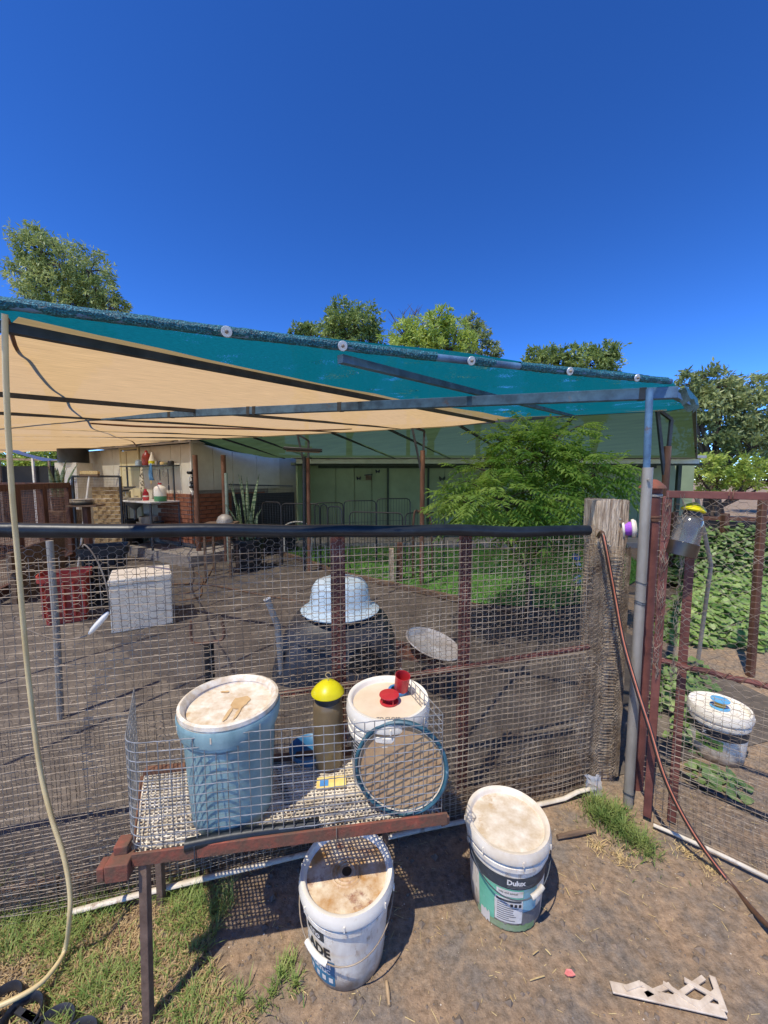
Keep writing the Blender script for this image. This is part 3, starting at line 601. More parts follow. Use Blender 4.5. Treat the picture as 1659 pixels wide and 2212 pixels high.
# front bucket half under the table
b = G(743, 2141) + Vector((0, .120, 0)); zl = D(745, 1872, b.y).z; rt, rb = .160, .124
fbk, ld = bucket(b, rt, rb, zl, 'white paint bucket with rust stained lid, standing half under the rusty table', dirty_white, whitelid, lidrust, .042, 1)
rt0 = fbk['rt0']
for r_ in (.05, .038, .027): MB().lathe([(r_ - .0035, zl - .0175), (r_, zl - .0145), (r_ + .0035, zl - .0175)], 36, b).build('lid_ring', lidrust, ld)
MB().lathe([(.0165, zl - .0172), (.012, zl - .0165), (0, zl - .0163)], 24, b).build('lid_hole_plug', black, ld)
bail(fbk, b, rt0, zl - .062, -8, .088, .006, whitelid, gi=(6, 11))
curved_text(b, rt0, rb, zl, 'ADE', .050, -60, .122, .0012, ink, fbk, .0022, .088)
patch(b, rt0, rb, zl, -64, -31, .176, .212, .001).build('black_badge', ink, fbk); curved_text(b, rt0, rb, zl, 'eno', .034, -55, .183, .002, inkwhite, fbk, .0008, .045)
patch(b, rt0, rb, zl, -66, -18, .020, .112, .001).build('blue_label', inkblue, fbk)
curved_text(b, rt0, rb, zl, 'SEMI', .022, -50, .084, .002, inkwhite, fbk, .001, .062); curved_text(b, rt0, rb, zl, 'ACRYLIC', .022, -60, .063, .002, inkwhite, fbk, .001, .082)
for k, a in enumerate((-58, -46, -35, -24)): patch(b, rt0, rb, zl, a - 3, a + 3, .032, .050, .002, 4).build('label_icon', inkwhite, fbk)

# bucket with a maker's band by the fence
b = G(1118, 2006) + Vector((-.008, .118, 0)); zl = D(1106, 1764, b.y).z; rt, rb = .157, .128
dbk, ld = bucket(b, rt, rb, zl, 'white paint bucket with charcoal and mint green label, beside the fence on open dirt', dirty_white, M('cream_lid_rim', S(232, 222, 204), S(214, 198, 172), scale=12, rough=0.45, bump=0.06), lidmud, .042, 1)
rt0 = dbk['rt0']; bail(dbk, b, rt0, zl - .062, 14, .095, .008, M('worn_grip', S(206, 198, 180), S(180, 168, 146), scale=20, rough=.6), 74, True, darkst, (15, 19))
KZ = zl / .395
def patchk(b, a, c, h, p, q, z0, z1, *r): return patch(b, a, c, h, p, q, z0 * KZ, z1 * KZ, *r)
def ctextk(b, a, c, h, tx, sz, an, z0, *r): return curved_text(b, a, c, h, tx, sz * KZ, an, z0 * KZ, *r)
patchk(b, rt0, rb, zl, -84, 84, .215, .272, .0008, 40).build('charcoal_band', inkdk, dbk)
ctextk(b, rt0, rb, zl, 'Dulux', .034, 2, .238, .002, inkwhite, dbk, .0012, .066)
for k in range(2): patchk(b, rt0, rb, zl, 3, 52 - 8 * k, .222 + k * .007, .2255 + k * .007, .0018, 16).build('small_print', greylines, dbk)
patchk(b, rt0, rb, zl, -42, -15, .018, .213, .0008, 10).build('mint_panel', inkgreen, dbk)
patchk(b, rt0, rb, zl, -15, 48, .15, .213, .0008, 16).build('mint_panel', inkgreen, dbk); patchk(b, rt0, rb, zl, -12, 26, .176, .208, .0016, 12).build('white_panel', inkwhite, dbk)
ctextk(b, rt0, rb, zl, 'help and advice?', .013, -9, .192, .0024, greylines, dbk, .0002, .066)
patchk(b, rt0, rb, zl, -14, 26, .045, .166, .0016, 12).build('white_panel', inkwhite, dbk); patchk(b, rt0, rb, zl, -12, 24, .150, .160, .0024, 12).build('dark_heading', inkdk, dbk)
for k in range(9):
    patchk(b, rt0, rb, zl, -11, rnd.uniform(6, 24) if k > 1 else 4, .139 - k * .0105, .1425 - k * .0105, .0024, 10).build('small_print', greylines, dbk)
for a in (8, 14, 20): patchk(b, rt0, rb, zl, a, a + 4, .128, .143, .0026, 4).build('label_icon', ink, dbk)
patchk(b, rt0, rb, zl, 27, 50, .05, .213, .001, 8).build('blue_panel', inklt, dbk); patchk(b, rt0, rb, zl, 27, 66, .03, .10, .0016, 8).build('grey_panel', greylines, dbk)
patchk(b, rt0, rb, zl, -46, 50, .004, .036, .0018, 30, .006).build('scuffed_edge', moss, dbk); patchk(b, rt0, rb, zl, -38, -22, .004, .055, .0024, 8, .012).build('torn_patch', inkwhite, dbk)


# buckets on the table
b = G(485, 1812, TR + .006) + Vector((-.02, .122, 0)); zl = D(500, 1510, b.y).z - b.z; rt, rb = .156, .124
bbk, ld = bucket(b, rt, rb, zl, 'faded blue bucket with cracked cream lid on the rusty table', bluepl, lidcrack, lidcrack, .045, 1)
MB().lathe([(rt * .99, zl - .008), (rt * .985, zl + .004), (rt * .93, zl + .007), (rt * .87, zl - .002), (rt * .845, zl - .010)], 56, b).build('lid_rim', lidcrack, ld)
MB().lathe([(bbk['rt0'] + .001, zl - .066), (rt - .003, zl - .064), (rt + .001, zl - .045), (rt + .002, zl - .02), (rt - .001, zl - .012)], 56, b).build('collar_skirt', bluepl, bbk)
m = MB(); rows = []
for i in range(9):
    rows.append([Vector((b.x + .03 + .05 * (j / 8 - .5) * (1 + .4 * math.sin(i)), b.y - .07 + .10 * i / 8, b.z + zl - .0155)) for j in range(9)])
water = M('wet_patch', S(214, 182, 134), S(196, 160, 112), scale=20, rough=0.06, bump=0)
def puddle(pts, z, name, parent, mat): return MB().add([Vector((x, y, z)) for x, y in pts], [tuple(range(len(pts)))]).build(name, mat, parent, flat=True)
def blob(cx_, cy_, rx, ry, seed, z, nm):
    puddle([(b.x + cx_ + rx * math.cos(a) * (1 + .3 * ns((math.cos(a) * 1.6, math.sin(a) * 1.6, seed)) + .18 * ns((math.cos(a) * 5, math.sin(a) * 5, seed))), b.y + cy_ + ry * math.sin(a) * (1 + .3 * ns((math.sin(a) * 1.6, seed, math.cos(a) * 1.6)))) for a in frange(0, 6.2, .12)], b.z + zl - z, nm, ld, water)
blob(.030, .010, .030, .034, 3.3, .0152, 'wet_patch'); blob(.016, -.055, .006, .042, 7.1, .0150, 'wet_streak'); blob(.044, -.050, .005, .036, 9.2, .0148, 'wet_streak'); blob(-.045, .07, .016, .006, 1.2, .0150, 'wet_spot')

b = G(838, 1672, TR + .006); zl = D(836, 1503, b.y).z - b.z; rt, rb = .152, .128
wbk, ld = bucket(b, rt, rb, zl, 'clean white bucket with beige lid centre, at the right end of the rusty table', whitelid, whitelid, M('beige_lid', S(226, 208, 180), S(214, 192, 160), S(234, 220, 196), scale=9, rough=0.5, bump=0.08, stain=S(206, 172, 124), sscale=6, sthr=0.62), .048, 2)
rt0 = wbk['rt0']; patch(b, rt0, rb, zl, -80, 30, .10, .225, .001, 30).build('black_label', ink, wbk)
for k in range(8): patch(b, rt0, rb, zl, -66 + 3 * (k % 3), -34 + 5 * (k % 2), .205 - k * .012, .209 - k * .012, .002, 8).build('small_print', inkwhite, wbk)
patch(b, rt0, rb, zl, -80, 30, .02, .10, .001, 30).build('grey_label', M('grey_label', S(176, 176, 174), S(150, 150, 148), scale=30, bump=0), wbk)
vs_, fs = text_mesh('TO CLOSE', .017, .0004); w = max(v.x for v in vs_); MB().add([Vector((b.x - w / 2 + v.x, b.y - .112 + v.y, b.z + zl - .0165)) for v in vs_], fs).build('lettering', greylines, ld, flat=True)
# red and blue fittings on its lid
zt_ = b.z + zl - .017
def cyl_thing(name, at, parts, label, cat, tilt=None):
    t = thing(name, at, label, cat)
    for nm, prof, mat in parts: MB().lathe(prof, 30, at, Rm=tilt).build(nm, mat, t)
    return t
q = Vector((b.x + .037, b.y + .055, zt_)); cyl_thing('blue_ring', q, [('ring', [(.034, 0), (.036, .004), (.036, .012), (.033, .014), (.025, .014), (.024, .004), (.034, 0)], M('bright_blue', S(70, 140, 190), S(52, 116, 166), scale=20, rough=.4, bump=0)), ('core', [(.024, .001), (.024, .010), (0, .010)], black)], 'bright blue ring with black core on the white bucket lid', 'ring')
q2 = q + Vector((.012, -.008, .016)); cyl_thing('red_cup', q2, [('cup', [(0, .001), (.025, 0), (.026, .003), (.028, .062), (.0265, .062), (.0245, .004), (0, .004)], redpl)], 'red plastic cup tipped up on the blue ring', 'cup', Matrix.Rotation(R(12), 3, 'X') @ Matrix.Rotation(R(6), 3, 'Y'))
q3 = Vector((b.x + .004, b.y - .012, zt_)); sp_ = cyl_thing('red_spool', q3, [('base_flange', [(0, 0), (.033, 0), (.034, .003), (.0335, .006), (.014, .007)], redpl), ('core', [(.015, .006), (.015, .026)], redpl), ('top_flange', [(.014, .025), (.034, .026), (.036, .028), (.035, .031), (0, .034)], redpl)], 'red plastic spool lying flat on the white bucket lid', 'spool')
for k in range(4): a = k * 1.57 + .5; MB().bar(q3 + Vector((.028 * math.cos(a), .028 * math.sin(a), .005)), q3 + Vector((.028 * math.cos(a), .028 * math.sin(a), .028)), .003, .01).build('spool_rib', redpl, sp_)
# drinker bottle
b = G(710, 1648, TR + .006); zt_ = D(711, 1470, b.y).z - b.z; r0 = .056
bt = cyl_thing('drinker_bottle', b, [('bottle', [(0, .002), (r0 - .008, 0), (r0, .01), (r0, zt_ - .10), (r0 - .004, zt_ - .085), (r0 - .009, zt_ - .075)], brownglass), ('neck_band', [(r0 - .010, zt_ - .078), (r0 - .007, zt_ - .074), (r0 - .007, zt_ - .046), (r0 - .012, zt_ - .044)], darkst),
     ('cap', [(r0 - .004, zt_ - .050), (r0 + .006, zt_ - .046), (r0 + .006, zt_ - .042), (r0 - .008, zt_ - .024), (r0 - .028, zt_ - .007), (.008, zt_ - .001), (0, zt_)], yellow)], 'murky brown bottle with bright yellow dome cap on the table', 'bottle')
p = b + Vector((0, 0, zt_ - .002)); MB().tube(smooth([p, p + Vector((.002, 0, .012)), p + Vector((-.008, 0, .022)), p + Vector((-.002, 0, .032)), p + Vector((.010, 0, .030)), p + Vector((.012, 0, .022))]), .0014, 5).build('hook', straw, bt)
q = b + Vector((-.08, .03, 0)); dish = cyl_thing('blue_dish', q, [('dish', [(0, .004), (.055, .002), (.075, .030), (.078, .045), (.072, .042), (.052, .008), (0, .008)], M('deep_blue_plastic', S(60, 120, 160), S(40, 92, 130), scale=10, rough=.4, bump=0))], 'blue plastic dish behind the brown bottle on the table', 'dish')
q = G(716, 1690, TR + .008); pk = thing('seed_packet', q, 'small yellow packet with a blue square lying on the lattice', 'packet'); Xd = Vector((1, .12, 0))
MB().box(q, (.105, .05, .006), Xd).build('wrapper', M('pale_yellow_paper', S(238, 216, 130), S(228, 190, 110), scale=30, rough=.6, bump=.1), pk, bevel=.002); MB().box(q + Vector((-.025, -.008, .0035)), (.03, .026, .002), Xd).build('blue_square', M('print_blue', S(84, 150, 206), S(70, 130, 190), scale=20, bump=0), pk)
# disc with teal rim leaning on the guard
bot = G(868, 1757, TR + .005); bot.y = (tFL + tE * (bot.x - tFL.x)).y + .020; tdir = Vector((-.02, .10, 1)).normalized(); rD = .152
cD = bot + tdir * rD + Vector((0, .012, .004)); nrm = Vector((-.10, -1, 0)); nrm = (nrm - tdir * nrm.dot(tdir)).normalized(); Rm = Matrix((nrm.cross(tdir) * -1, tdir, nrm)).transposed()
dk = thing('round_lid', cD - tdir * rD, 'muddy round lid with teal rubber rim leaning behind the wire guard', 'lid')
MB().lathe([(rD - .016, -.010), (rD, -.008), (rD + .001, .004), (rD - .004, .009), (rD - .008, .008), (rD - .011, .002), (rD - .016, -.004)], 60, cD, Rm=Rm).build('rim', tealrim, dk)
MB().lathe([(rD - .016, -.004), (rD - .03, -.006), (0, -.005)], 50, cD, Rm=Rm).build('disc', disc, dk); MB().lathe([(rD - .012, .0), (rD - .014, .005), (rD - .0165, .0)], 60, cD, Rm=Rm).build('inner_ring', wstrip, dk)
a_, b_ = G(400, 1826, TR + .024), G(690, 1776, TR + .024); tag(MB().tube([lerp(a_, b_, t) + Vector((0, .004 * math.sin(t * 5), 0)) for t in frange(0, 1, .1)], .0165, 14).build('pipe_offcut', blackp, at=a_), 'short black pipe lying along the front of the table', 'pipe')
# hanging wire handle on the fence
hp = [(178, 1182), (183, 1177), (198, 1192), (215, 1222), (228, 1258), (236, 1300), (237, 1318)]; hk = thing('wire_bail', PLN(200, 1300, FA, FB, .05), 'loose bent wire bail with white grip hooked on the fence', 'wire bail'); PH = lambda x, y, o=.05: PLN(x, y, FA, FB, o)
MB().tube(smooth([PH(*q_) for q_ in hp], 5), .0024, 6).build('wire', galv, hk); MB().tube(smooth([PH(*q_) for q_ in [(188, 1373), (165, 1379), (130, 1382), (100, 1376), (72, 1365), (55, 1357), (40, 1347), (30, 1340), (33, 1332), (38, 1332)]], 4), .0024, 6).build('wire', galv, hk)
ga, gb = PH(235, 1322, .052), PH(192, 1370, .052); MB().tube([lerp(ga, gb, t) for t in (0, .04, .2, .5, .8, .96, 1)], [.003, .0055, .0095, .0105, .0095, .0055, .003], 12).build('grip', whitelid, hk)

# ------------------------------------------------------------------ hoses
hz = [((1300, 1150), 1.83), ((1306, 1172), 1.80), ((1318, 1235), 1.80), ((1330, 1300), 1.79), ((1346, 1385), 1.75), ((1373, 1480), 1.67), ((1402, 1570), 1.60), ((1438, 1685), 1.53), ((1495, 1795), 1.47), ((1575, 1905), 1.40), ((1659, 2000), None), ((1720, 2045), None), ((1800, 2085), None)]
hp = []
for (x, y), Y in hz:
    hp.append(D(x, y, Y) if Y else G(x, y, .03))
hp = [D(1292, 1160, 1.9)] + hp
hose = thing('garden_hose', Vector((hp[-1].x, hp[-1].y, 0)), 'brown garden hose with orange stripe hung from the timber post', 'hose'); sm = smooth(hp, 8); MB().tube(sm, .0095, 12).build('hose_body', copper, hose)
for off, mt in ((Vector((-.002, -.0084, .001)), orangest), (Vector((-.0078, -.0048, 0)), black), (Vector((.0045, -.0078, .001)), black)): MB().tube([p + off for p in sm], .0021, 5).build('stripe', mt, hose)
ch = [((10, 678), 1.06), ((14, 850), 1.10), ((25, 1050), 1.14), ((38, 1200), 1.17), ((60, 1450), 1.20), ((85, 1650), 1.20), ((110, 1760), 1.185), ((138, 1850), 1.17), ((151, 1925), 1.155), ((150, 1985), 1.14)]
cpnt = [D(x, y, Y) for (x, y), Y in ch] + [G(142, 2045, .045), G(122, 2085, .035), G(80, 2130, .04), G(0, 2172, .04), G(-90, 2200, .03)]
tag(MB().tube(smooth(cpnt, 8), .0072, 10).build('cream_hose', cream, at=(cpnt[8].x, cpnt[8].y, 0)), 'thin cream hose running from the canopy corner down to the grass', 'hose')

# ------------------------------------------------------------------ gate on the right, capped post, hanging jar
GA, GB = G(1412, 1782), G(1659, 1895); GE = (GB - GA).normalized(); GN = Vector((-abs(GE.y), -abs(GE.x), 0)).normalized()
GN = Vector((GE.y, -GE.x, 0)); GN = GN if GN.y < 0 else -GN
def GP(s, z, off=0.0): return GA + GE * s + GN * off + Vector((0, 0, z))
g1, g2 = PLN(1446, 1063, GA, GB), PLN(1659, 1077, GA, GB); gzt = (g1.z + g2.z) / 2; GW = 1.25
gate = thing('wire_gate', GP(.4, 0), 'maroon framed wire gate on the right with mesh and netting', 'gate')
s0 = (g1 - GA).dot(GE); MB().bar(GP(s0 - .01, gzt), GP(GW, gzt), .03, .03).build('top_rail', maroon, gate, bevel=.002)
MB().box(GP(s0 - .005, gzt / 2 + .01, -.004), (.032, .03, gzt - .04), GE).build('stile', maroon, gate, bevel=.002)
MB().box(GP(.33, gzt / 2 - .05, -.10), (.03, .03, gzt - .2), GE).build('stile', pinewood, gate) if False else None
zm = PLN(1560, 1460, GA, GB).z; pts = [GP(lerp(s0, GW, i / 60), zm + .003 * math.sin(i), -.006) for i in range(61)]; MB().tube(pts, .012, 8).build('middle_rail', maroon, gate)
pts = [GP(lerp(s0, GW, i / 160), zm + .0145 * math.sin(i * .9), -.006 + .0145 * math.cos(i * .9)) for i in range(161)]; MB().tube(pts, .0028, 5).build('wound_wire', rustpipe, gate)
for s_ in (.16, .30): pts = [GP(s_ + .012 * a / 6.3 + .01, gzt + .021 * math.sin(a), .021 * math.cos(a)) for a in frange(0, 9, .5)]; MB().tube(pts, .0022, 5).build('tie_wire', rustpipe, gate)
m = MB(); gb = lambda s, z: GP(s, z, .018 + .008 * ns((s * 3, z * 3, 2))); wires(m, gb, (s0 + .02, GW), (.03, .70), frange(s0 + .02, GW, .0295), frange(.035, .70, .0285), .0009); stuff(m.build('weld_mesh', galv, gate))
m = MB(); hexnet(m, lambda s, z: GP(s, z, .006 + .01 * ns((s * 4, z * 4, 5))), (s0 - .02, GW), (.1, gzt - .02), a=.019, h=.026, r=.0006); stuff(m.build('hex_netting', hexm, gate))
m = MB(); st = .135
for k in range(-12, 18):
    for sg in (1, -1):
        a_, b_ = (k * st, .72), (k * st + sg * .78 * 1.25, gzt); pl = []
        for i in range(13):
            t = i / 12; s_, z_ = lerp(a_[0], b_[0], t), lerp(a_[1], b_[1], t)
            if s0 < s_ < GW: pl.append(GP(s_, z_, .012 + .004 * ns((s_ * 9, z_ * 9, sg))))
        if len(pl) > 1: m.tube(pl, .0008, 4, False)
stuff(m.build('diamond_netting', galv, gate))
pts = [GP(s_, .022 + .006 * math.sin(s_ * 9), .03) for s_ in frange(.0, GW, .06)]; MB().tube(pts, .008, 8).build('bottom_strip', wstrip, gate)
# frayed netting edges on the stile
m = MB(); rr_ = random.Random(5)
for k in range(240):
    z_ = rr_.uniform(.7, gzt - .03); c_ = rr_.choice((s0 - .004, s0 + .055)); p = GP(c_ + rr_.gauss(0, .005), z_, .02 + rr_.gauss(0, .004)); q = p + Vector((rr_.gauss(0, .008), rr_.gauss(0, .006), rr_.uniform(.02, .05))); m.tube([p, lerp(p, q, .5) + Vector((rr_.gauss(0, .006), 0, 0)), q], .0009, 3, False)
stuff(m.build('frayed_wire', galv, gate))
MB().box(GP(s0 + .085, gzt / 2 - .02, -.07), (.034, .034, gzt - .06), GE).build('back_stile', maroon, gate, bevel=.003)
ps = GP(s0 - .075, 0, -.22); ps.z = 0; zc = D(1424, 1035, ps.y).z
t = thing('capped_post', ps, 'round maroon steel post with domed rusty cap beside the gate', 'post'); rP = .040
MB().lathe([(rP, -.05), (rP, zc - .045)], 28, ps).build('pipe', maroon, t); MB().lathe([(rP + .003, zc - .065), (rP + .004, zc - .045), (rP + .018, zc - .044), (rP + .014, zc - .034), (rP - .008, zc - .012), (rP - .024, zc - .002), (0, zc)], 28, ps).build('cap', rust, t)
for z_ in (zc - .085, zc - .19, zc - .205): MB().lathe([(rP + .001, z_), (rP + .004, z_ + .002), (rP + .004, z_ + .011), (rP + .001, z_ + .013)], 28, ps).build('band', steel if z_ > zc - .1 else rustpipe, t)
# jar hung inside the gate
jc = D(1484, 1150, GP(.1, 0, -.06).y); ax = Vector((.22, 0, 1)).normalized(); Rm = ax.to_track_quat('Z', 'Y').to_matrix(); jr = .050
jt = thing('hanging_jar', jc - ax * .105, 'cloudy plastic jar with yellow cap hanging inside the gate', 'jar'); jb = jc - ax * .105
clear = M('cloudy_plastic', S(190, 192, 192), S(150, 148, 140), scale=6, rough=0.12, bump=0.05, transmission=.75)
MB().lathe([(0, .0), (jr + .006, .004), (jr + .008, .06), (jr + .004, .062)], 26, jb, Rm=Rm).build('base_band', M('dark_water', S(70, 58, 46), S(44, 38, 32), scale=9, rough=.2, bump=0), jt)
MB().lathe([(jr + .003, .06), (jr, .13), (jr - .006, .165), (jr - .022, .178)], 26, jb, Rm=Rm).build('jar_body', clear, jt); MB().lathe([(jr - .022, .176), (jr - .016, .18), (jr - .018, .20), (0, .202)], 24, jb, Rm=Rm).build('neck_ring', black, jt)
MB().lathe([(jr - .010, .197), (jr - .004, .203), (jr - .018, .222), (.008, .236), (0, .238)], 24, jb, Rm=Rm).build('cap', yellow, jt)
# purple and white roll stuck by the timber post
q = D(1356, 1142, 1.93); ax = Vector((1, -.5, .12)).normalized(); Rm = ax.to_track_quat('Z', 'Y').to_matrix(); t = thing('thread_roll', q + Vector((0, 0, -.05)), 'white roll wound with purple beside the timber post top', 'roll')
MB().lathe([(0, -.026), (.044, -.026), (.046, -.022), (.044, -.016), (.03, -.014)], 26, q, Rm=Rm).build('flange', whitelid, t); MB().lathe([(.034, -.016), (.037, .0), (.034, .014)], 26, q, Rm=Rm).build('thread', M('purple_thread', S(176, 96, 214), S(150, 76, 190), scale=60, bump=.4, bscale=120, stretch=(1, 1, 4)), t); MB().lathe([(.03, .013), (.046, .016), (.048, .026), (.04, .036), (0, .034)], 20, q, Rm=Rm).build('flange', whitelid, t)
# bucket beyond the gate
b = G(1562, 1657) + Vector((.06, .115, 0)); zl = D(1566, 1522, b.y).z; rt, rb = .150, .122
rbk, ld = bucket(Vector((b.x, b.y, 0)), rt, rb, zl, 'white bucket with green label and blue fitting on its lid, beyond the gate', dirty_white, whitelid, whitelid, .05, 1); rt0 = rbk['rt0']; b.z = 0
patch(b, rt0, rb, zl, -85, 85, zl * .50, zl * .68, .001, 36).build('black_band', ink, rbk); patch(b, rt0, rb, zl, -46, 12, zl * .28, zl * .48, .001, 14).build('green_label', M('grass_green_label', S(150, 182, 84), S(126, 160, 66), scale=12, bump=0), rbk)
curved_text(b, rt0, rb, zl, 'Weat', .044, -34, zl * .33, .002, ink, rbk, .0012, .085); curved_text(b, rt0, rb, zl, 'x', .04, -30, zl * .54, .002, inkwhite, rbk, .001)
q = b + Vector((0, 0, zl - .017)); ft = cyl_thing('blue_spool', q, [('base_flange', [(0, 0), (.045, 0), (.046, .006), (.024, .008)], M('sky_blue_plastic', S(110, 178, 216), S(90, 160, 204), scale=10, rough=.4, bump=0)), ('core', [(.026, .007), (.026, .042)], M('amber_plastic', S(196, 152, 40), S(170, 124, 30), scale=10, rough=.3, bump=0)), ('top_flange', [(.02, .041), (.044, .043), (.045, .048), (.01, .052), (0, .052)], MATS['sky_blue_plastic'])], 'sky blue and amber spool on the lid beyond the gate', 'spool')

# ------------------------------------------------------------------ things in the pen behind the fence
# grey foam box
c0, c1 = G(241, 1370), G(375, 1347); ex = (c1 - c0).normalized(); ey = Vector((-ex.y, ex.x, 0)); hB = D(236, 1254, c0.y).z; wB = (c1 - c0).length; dB = .52
t = thing('foam_box', (c0 + c1) / 2 + ey * dB / 2, 'pale grey foam box standing on the pen dirt', 'box'); foam = M('grey_foam', S(238, 226, 202), S(220, 206, 180), scale=18, rough=0.85, bump=.15, stain=S(190, 178, 160), sscale=8, sthr=.64)
cB = (c0 + c1) / 2 + ey * dB / 2; MB().box(cB + Vector((0, 0, hB * .44)), (wB, dB, hB * .88), ex).build('body', foam, t, bevel=.012); MB().box(cB + Vector((0, 0, hB * .94)), (wB + .012, dB + .012, hB * .12), ex).build('lid', foam, t, bevel=.012)
# red tub
b = G(116, 1352); h_ = D(116, 1244, b.y).z; w_ = .5; t = thing('red_tub', b, 'red plastic storage tub left of the grey foam box', 'tub'); redtub = M('red_tub_plastic', S(176, 66, 50), S(140, 46, 38), scale=6, rough=.5, bump=.1)
def tub(root, b, w, d, h, mat, X, rim=True):
    X = X.normalized(); Y = Vector((-X.y, X.x, 0)); rows = []
    for z, k in ((0, .80), (h * .86, .95), (h * .87, 1.04), (h, 1.06), (h, 1.0), (h * .2, .80)):
        row = []
        for i in range(33):
            a = 2 * math.pi * i / 32; ca, sa = math.cos(a), math.sin(a); row.append(b + X * (w / 2 * k * math.copysign(abs(ca) ** .3, ca)) + Y * (d / 2 * k * math.copysign(abs(sa) ** .3, sa)) + Vector((0, 0, z)))
        rows.append(row)
    m = MB().sheet(rows); m.f.append(tuple(len(m.v) - 33 + i for i in range(32))); m.build('tub_body', mat, root)
    for i in range(5): p = b - Y * (d / 2 * .93) + X * (w * .8 * (i / 4 - .5)); MB().bar(p + Vector((0, 0, h * .15)), p - Y * .02 + Vector((0, 0, h * .84)), .02, .02).build('rib', mat, root)
tub(t, b + Vector((0, .2, 0)), .44, .36, h_, redtub, ex)
b = G(196, 1318); t = thing('black_tub', b, 'black plastic tub between the red tub and foam box', 'tub'); tub(t, b + Vector((0, .3, 0)), .5, .4, .75, black, ex)
# black hut with light blue basin
b = G(724, 1462) + Vector((0, .28, 0)); zt_ = D(724, 1336, b.y - .30).z; hut = thing('black_hut', b, 'black plastic animal shelter tub behind the steel fence post', 'shelter'); rows = []
for z, k in ((0, 1.04), (.1, 1.0), (zt_ * .5, .91), (zt_ * .72, .82), (zt_ * .88, .70), (zt_ * .97, .56), (zt_, .38)):
    row = []
    for i in range(49):
        a = 2 * math.pi * i / 48; ca, sa = math.cos(a), math.sin(a); row.append(b + Vector((.52 * k * math.copysign(abs(ca) ** .6, ca), .46 * k * math.copysign(abs(sa) ** .6, sa), z)))
    rows.append(row)
m = MB().sheet(rows); m.f.append(tuple(len(m.v) - 49 + i for i in range(48))); m.build('shell', dustblack, hut)
MB().lathe([(.535, 0), (.545, .02), (.53, .04)], 48, b, Rm=Matrix.Diagonal((1, .89, 1))).build('base_rim', dustblack, hut); MB().tube([b + Vector((.46 * math.sin(a) , -.455 * math.cos(a), zt_ * .63)) for a in frange(-1.2, 1.2, .1)], .012, 6).build('moulded_rib', dustblack, hut)
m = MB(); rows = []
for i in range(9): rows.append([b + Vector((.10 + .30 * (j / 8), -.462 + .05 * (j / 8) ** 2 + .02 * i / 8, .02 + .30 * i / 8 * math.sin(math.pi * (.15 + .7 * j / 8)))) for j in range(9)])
m.sheet(rows).build('painted_opening', M('deep_black', S(6, 6, 7), S(4, 4, 5), scale=5, bump=0), hut)  # black sheet on the closed shell paints the dark inside of an opening
bz = b + Vector((.02, -.05, zt_ - .01)); hb = (D(724, 1242, bz.y).z - bz.z) * .92; basin_m = M('light_blue_basin', S(214, 228, 228), S(188, 208, 212), scale=5, rough=.4, bump=.05, stain=S(168, 146, 120), sscale=4, sthr=.66)
bs = thing('blue_basin', bz, 'pale blue washing basin upside down on the black shelter', 'basin'); MB().lathe([(.315, .006), (.325, .0), (.318, .018), (.29, .03), (.262, .055), (.25, hb * .45), (.235, hb * .74), (.205, hb * .9), (.15, hb * .98), (0, hb)], 48, bz).build('bowl', basin_m, bs); MB().lathe([(.318, .002), (.33, -.002), (.334, .008), (.318, .02)], 48, bz).build('rolled_rim', basin_m, bs)
# tilted oval tray on rusty stand
tc = D(934, 1394, 2.78); ax = Vector((.26, .0, 1)).normalized(); Rm = ax.to_track_quat('Z', 'Y').to_matrix(); t = thing('oval_tray', tc, 'old enamel oval tray tilted on a rusty stand', 'tray')
MB().lathe([(0, 0), (.17, .002), (.20, .02), (.215, .028), (.225, .024), (.205, .010), (.17, -.008), (0, -.008)], 40, tc, Rm=Rm @ Matrix.Diagonal((1.2, .95, 1))).build('enamel_dish', M('old_enamel', S(220, 214, 204), S(178, 162, 142), scale=5, rough=.4, bump=.1), t)
st = Vector((tc.x - .12, tc.y, 0)); s_ = thing('rusty_stand', st, 'rusty angle iron stand under the oval tray', 'stand')
for dx, dy in ((-.12, -.08), (.16, -.08), (-.12, .12), (.16, .12)): MB().bar(st + Vector((dx * 1.2, dy * 1.2, -.02)), st + Vector((dx, dy, tc.z - .05 + dx * -.2)), .03, .03).build('leg', rustpipe, s_)
MB().box(st + Vector((.02, .02, tc.z - .07)), (.34, .26, .02), Vector((1, 0, -.2)), Vector((.2, 0, 1))).build('plate', rust, s_)
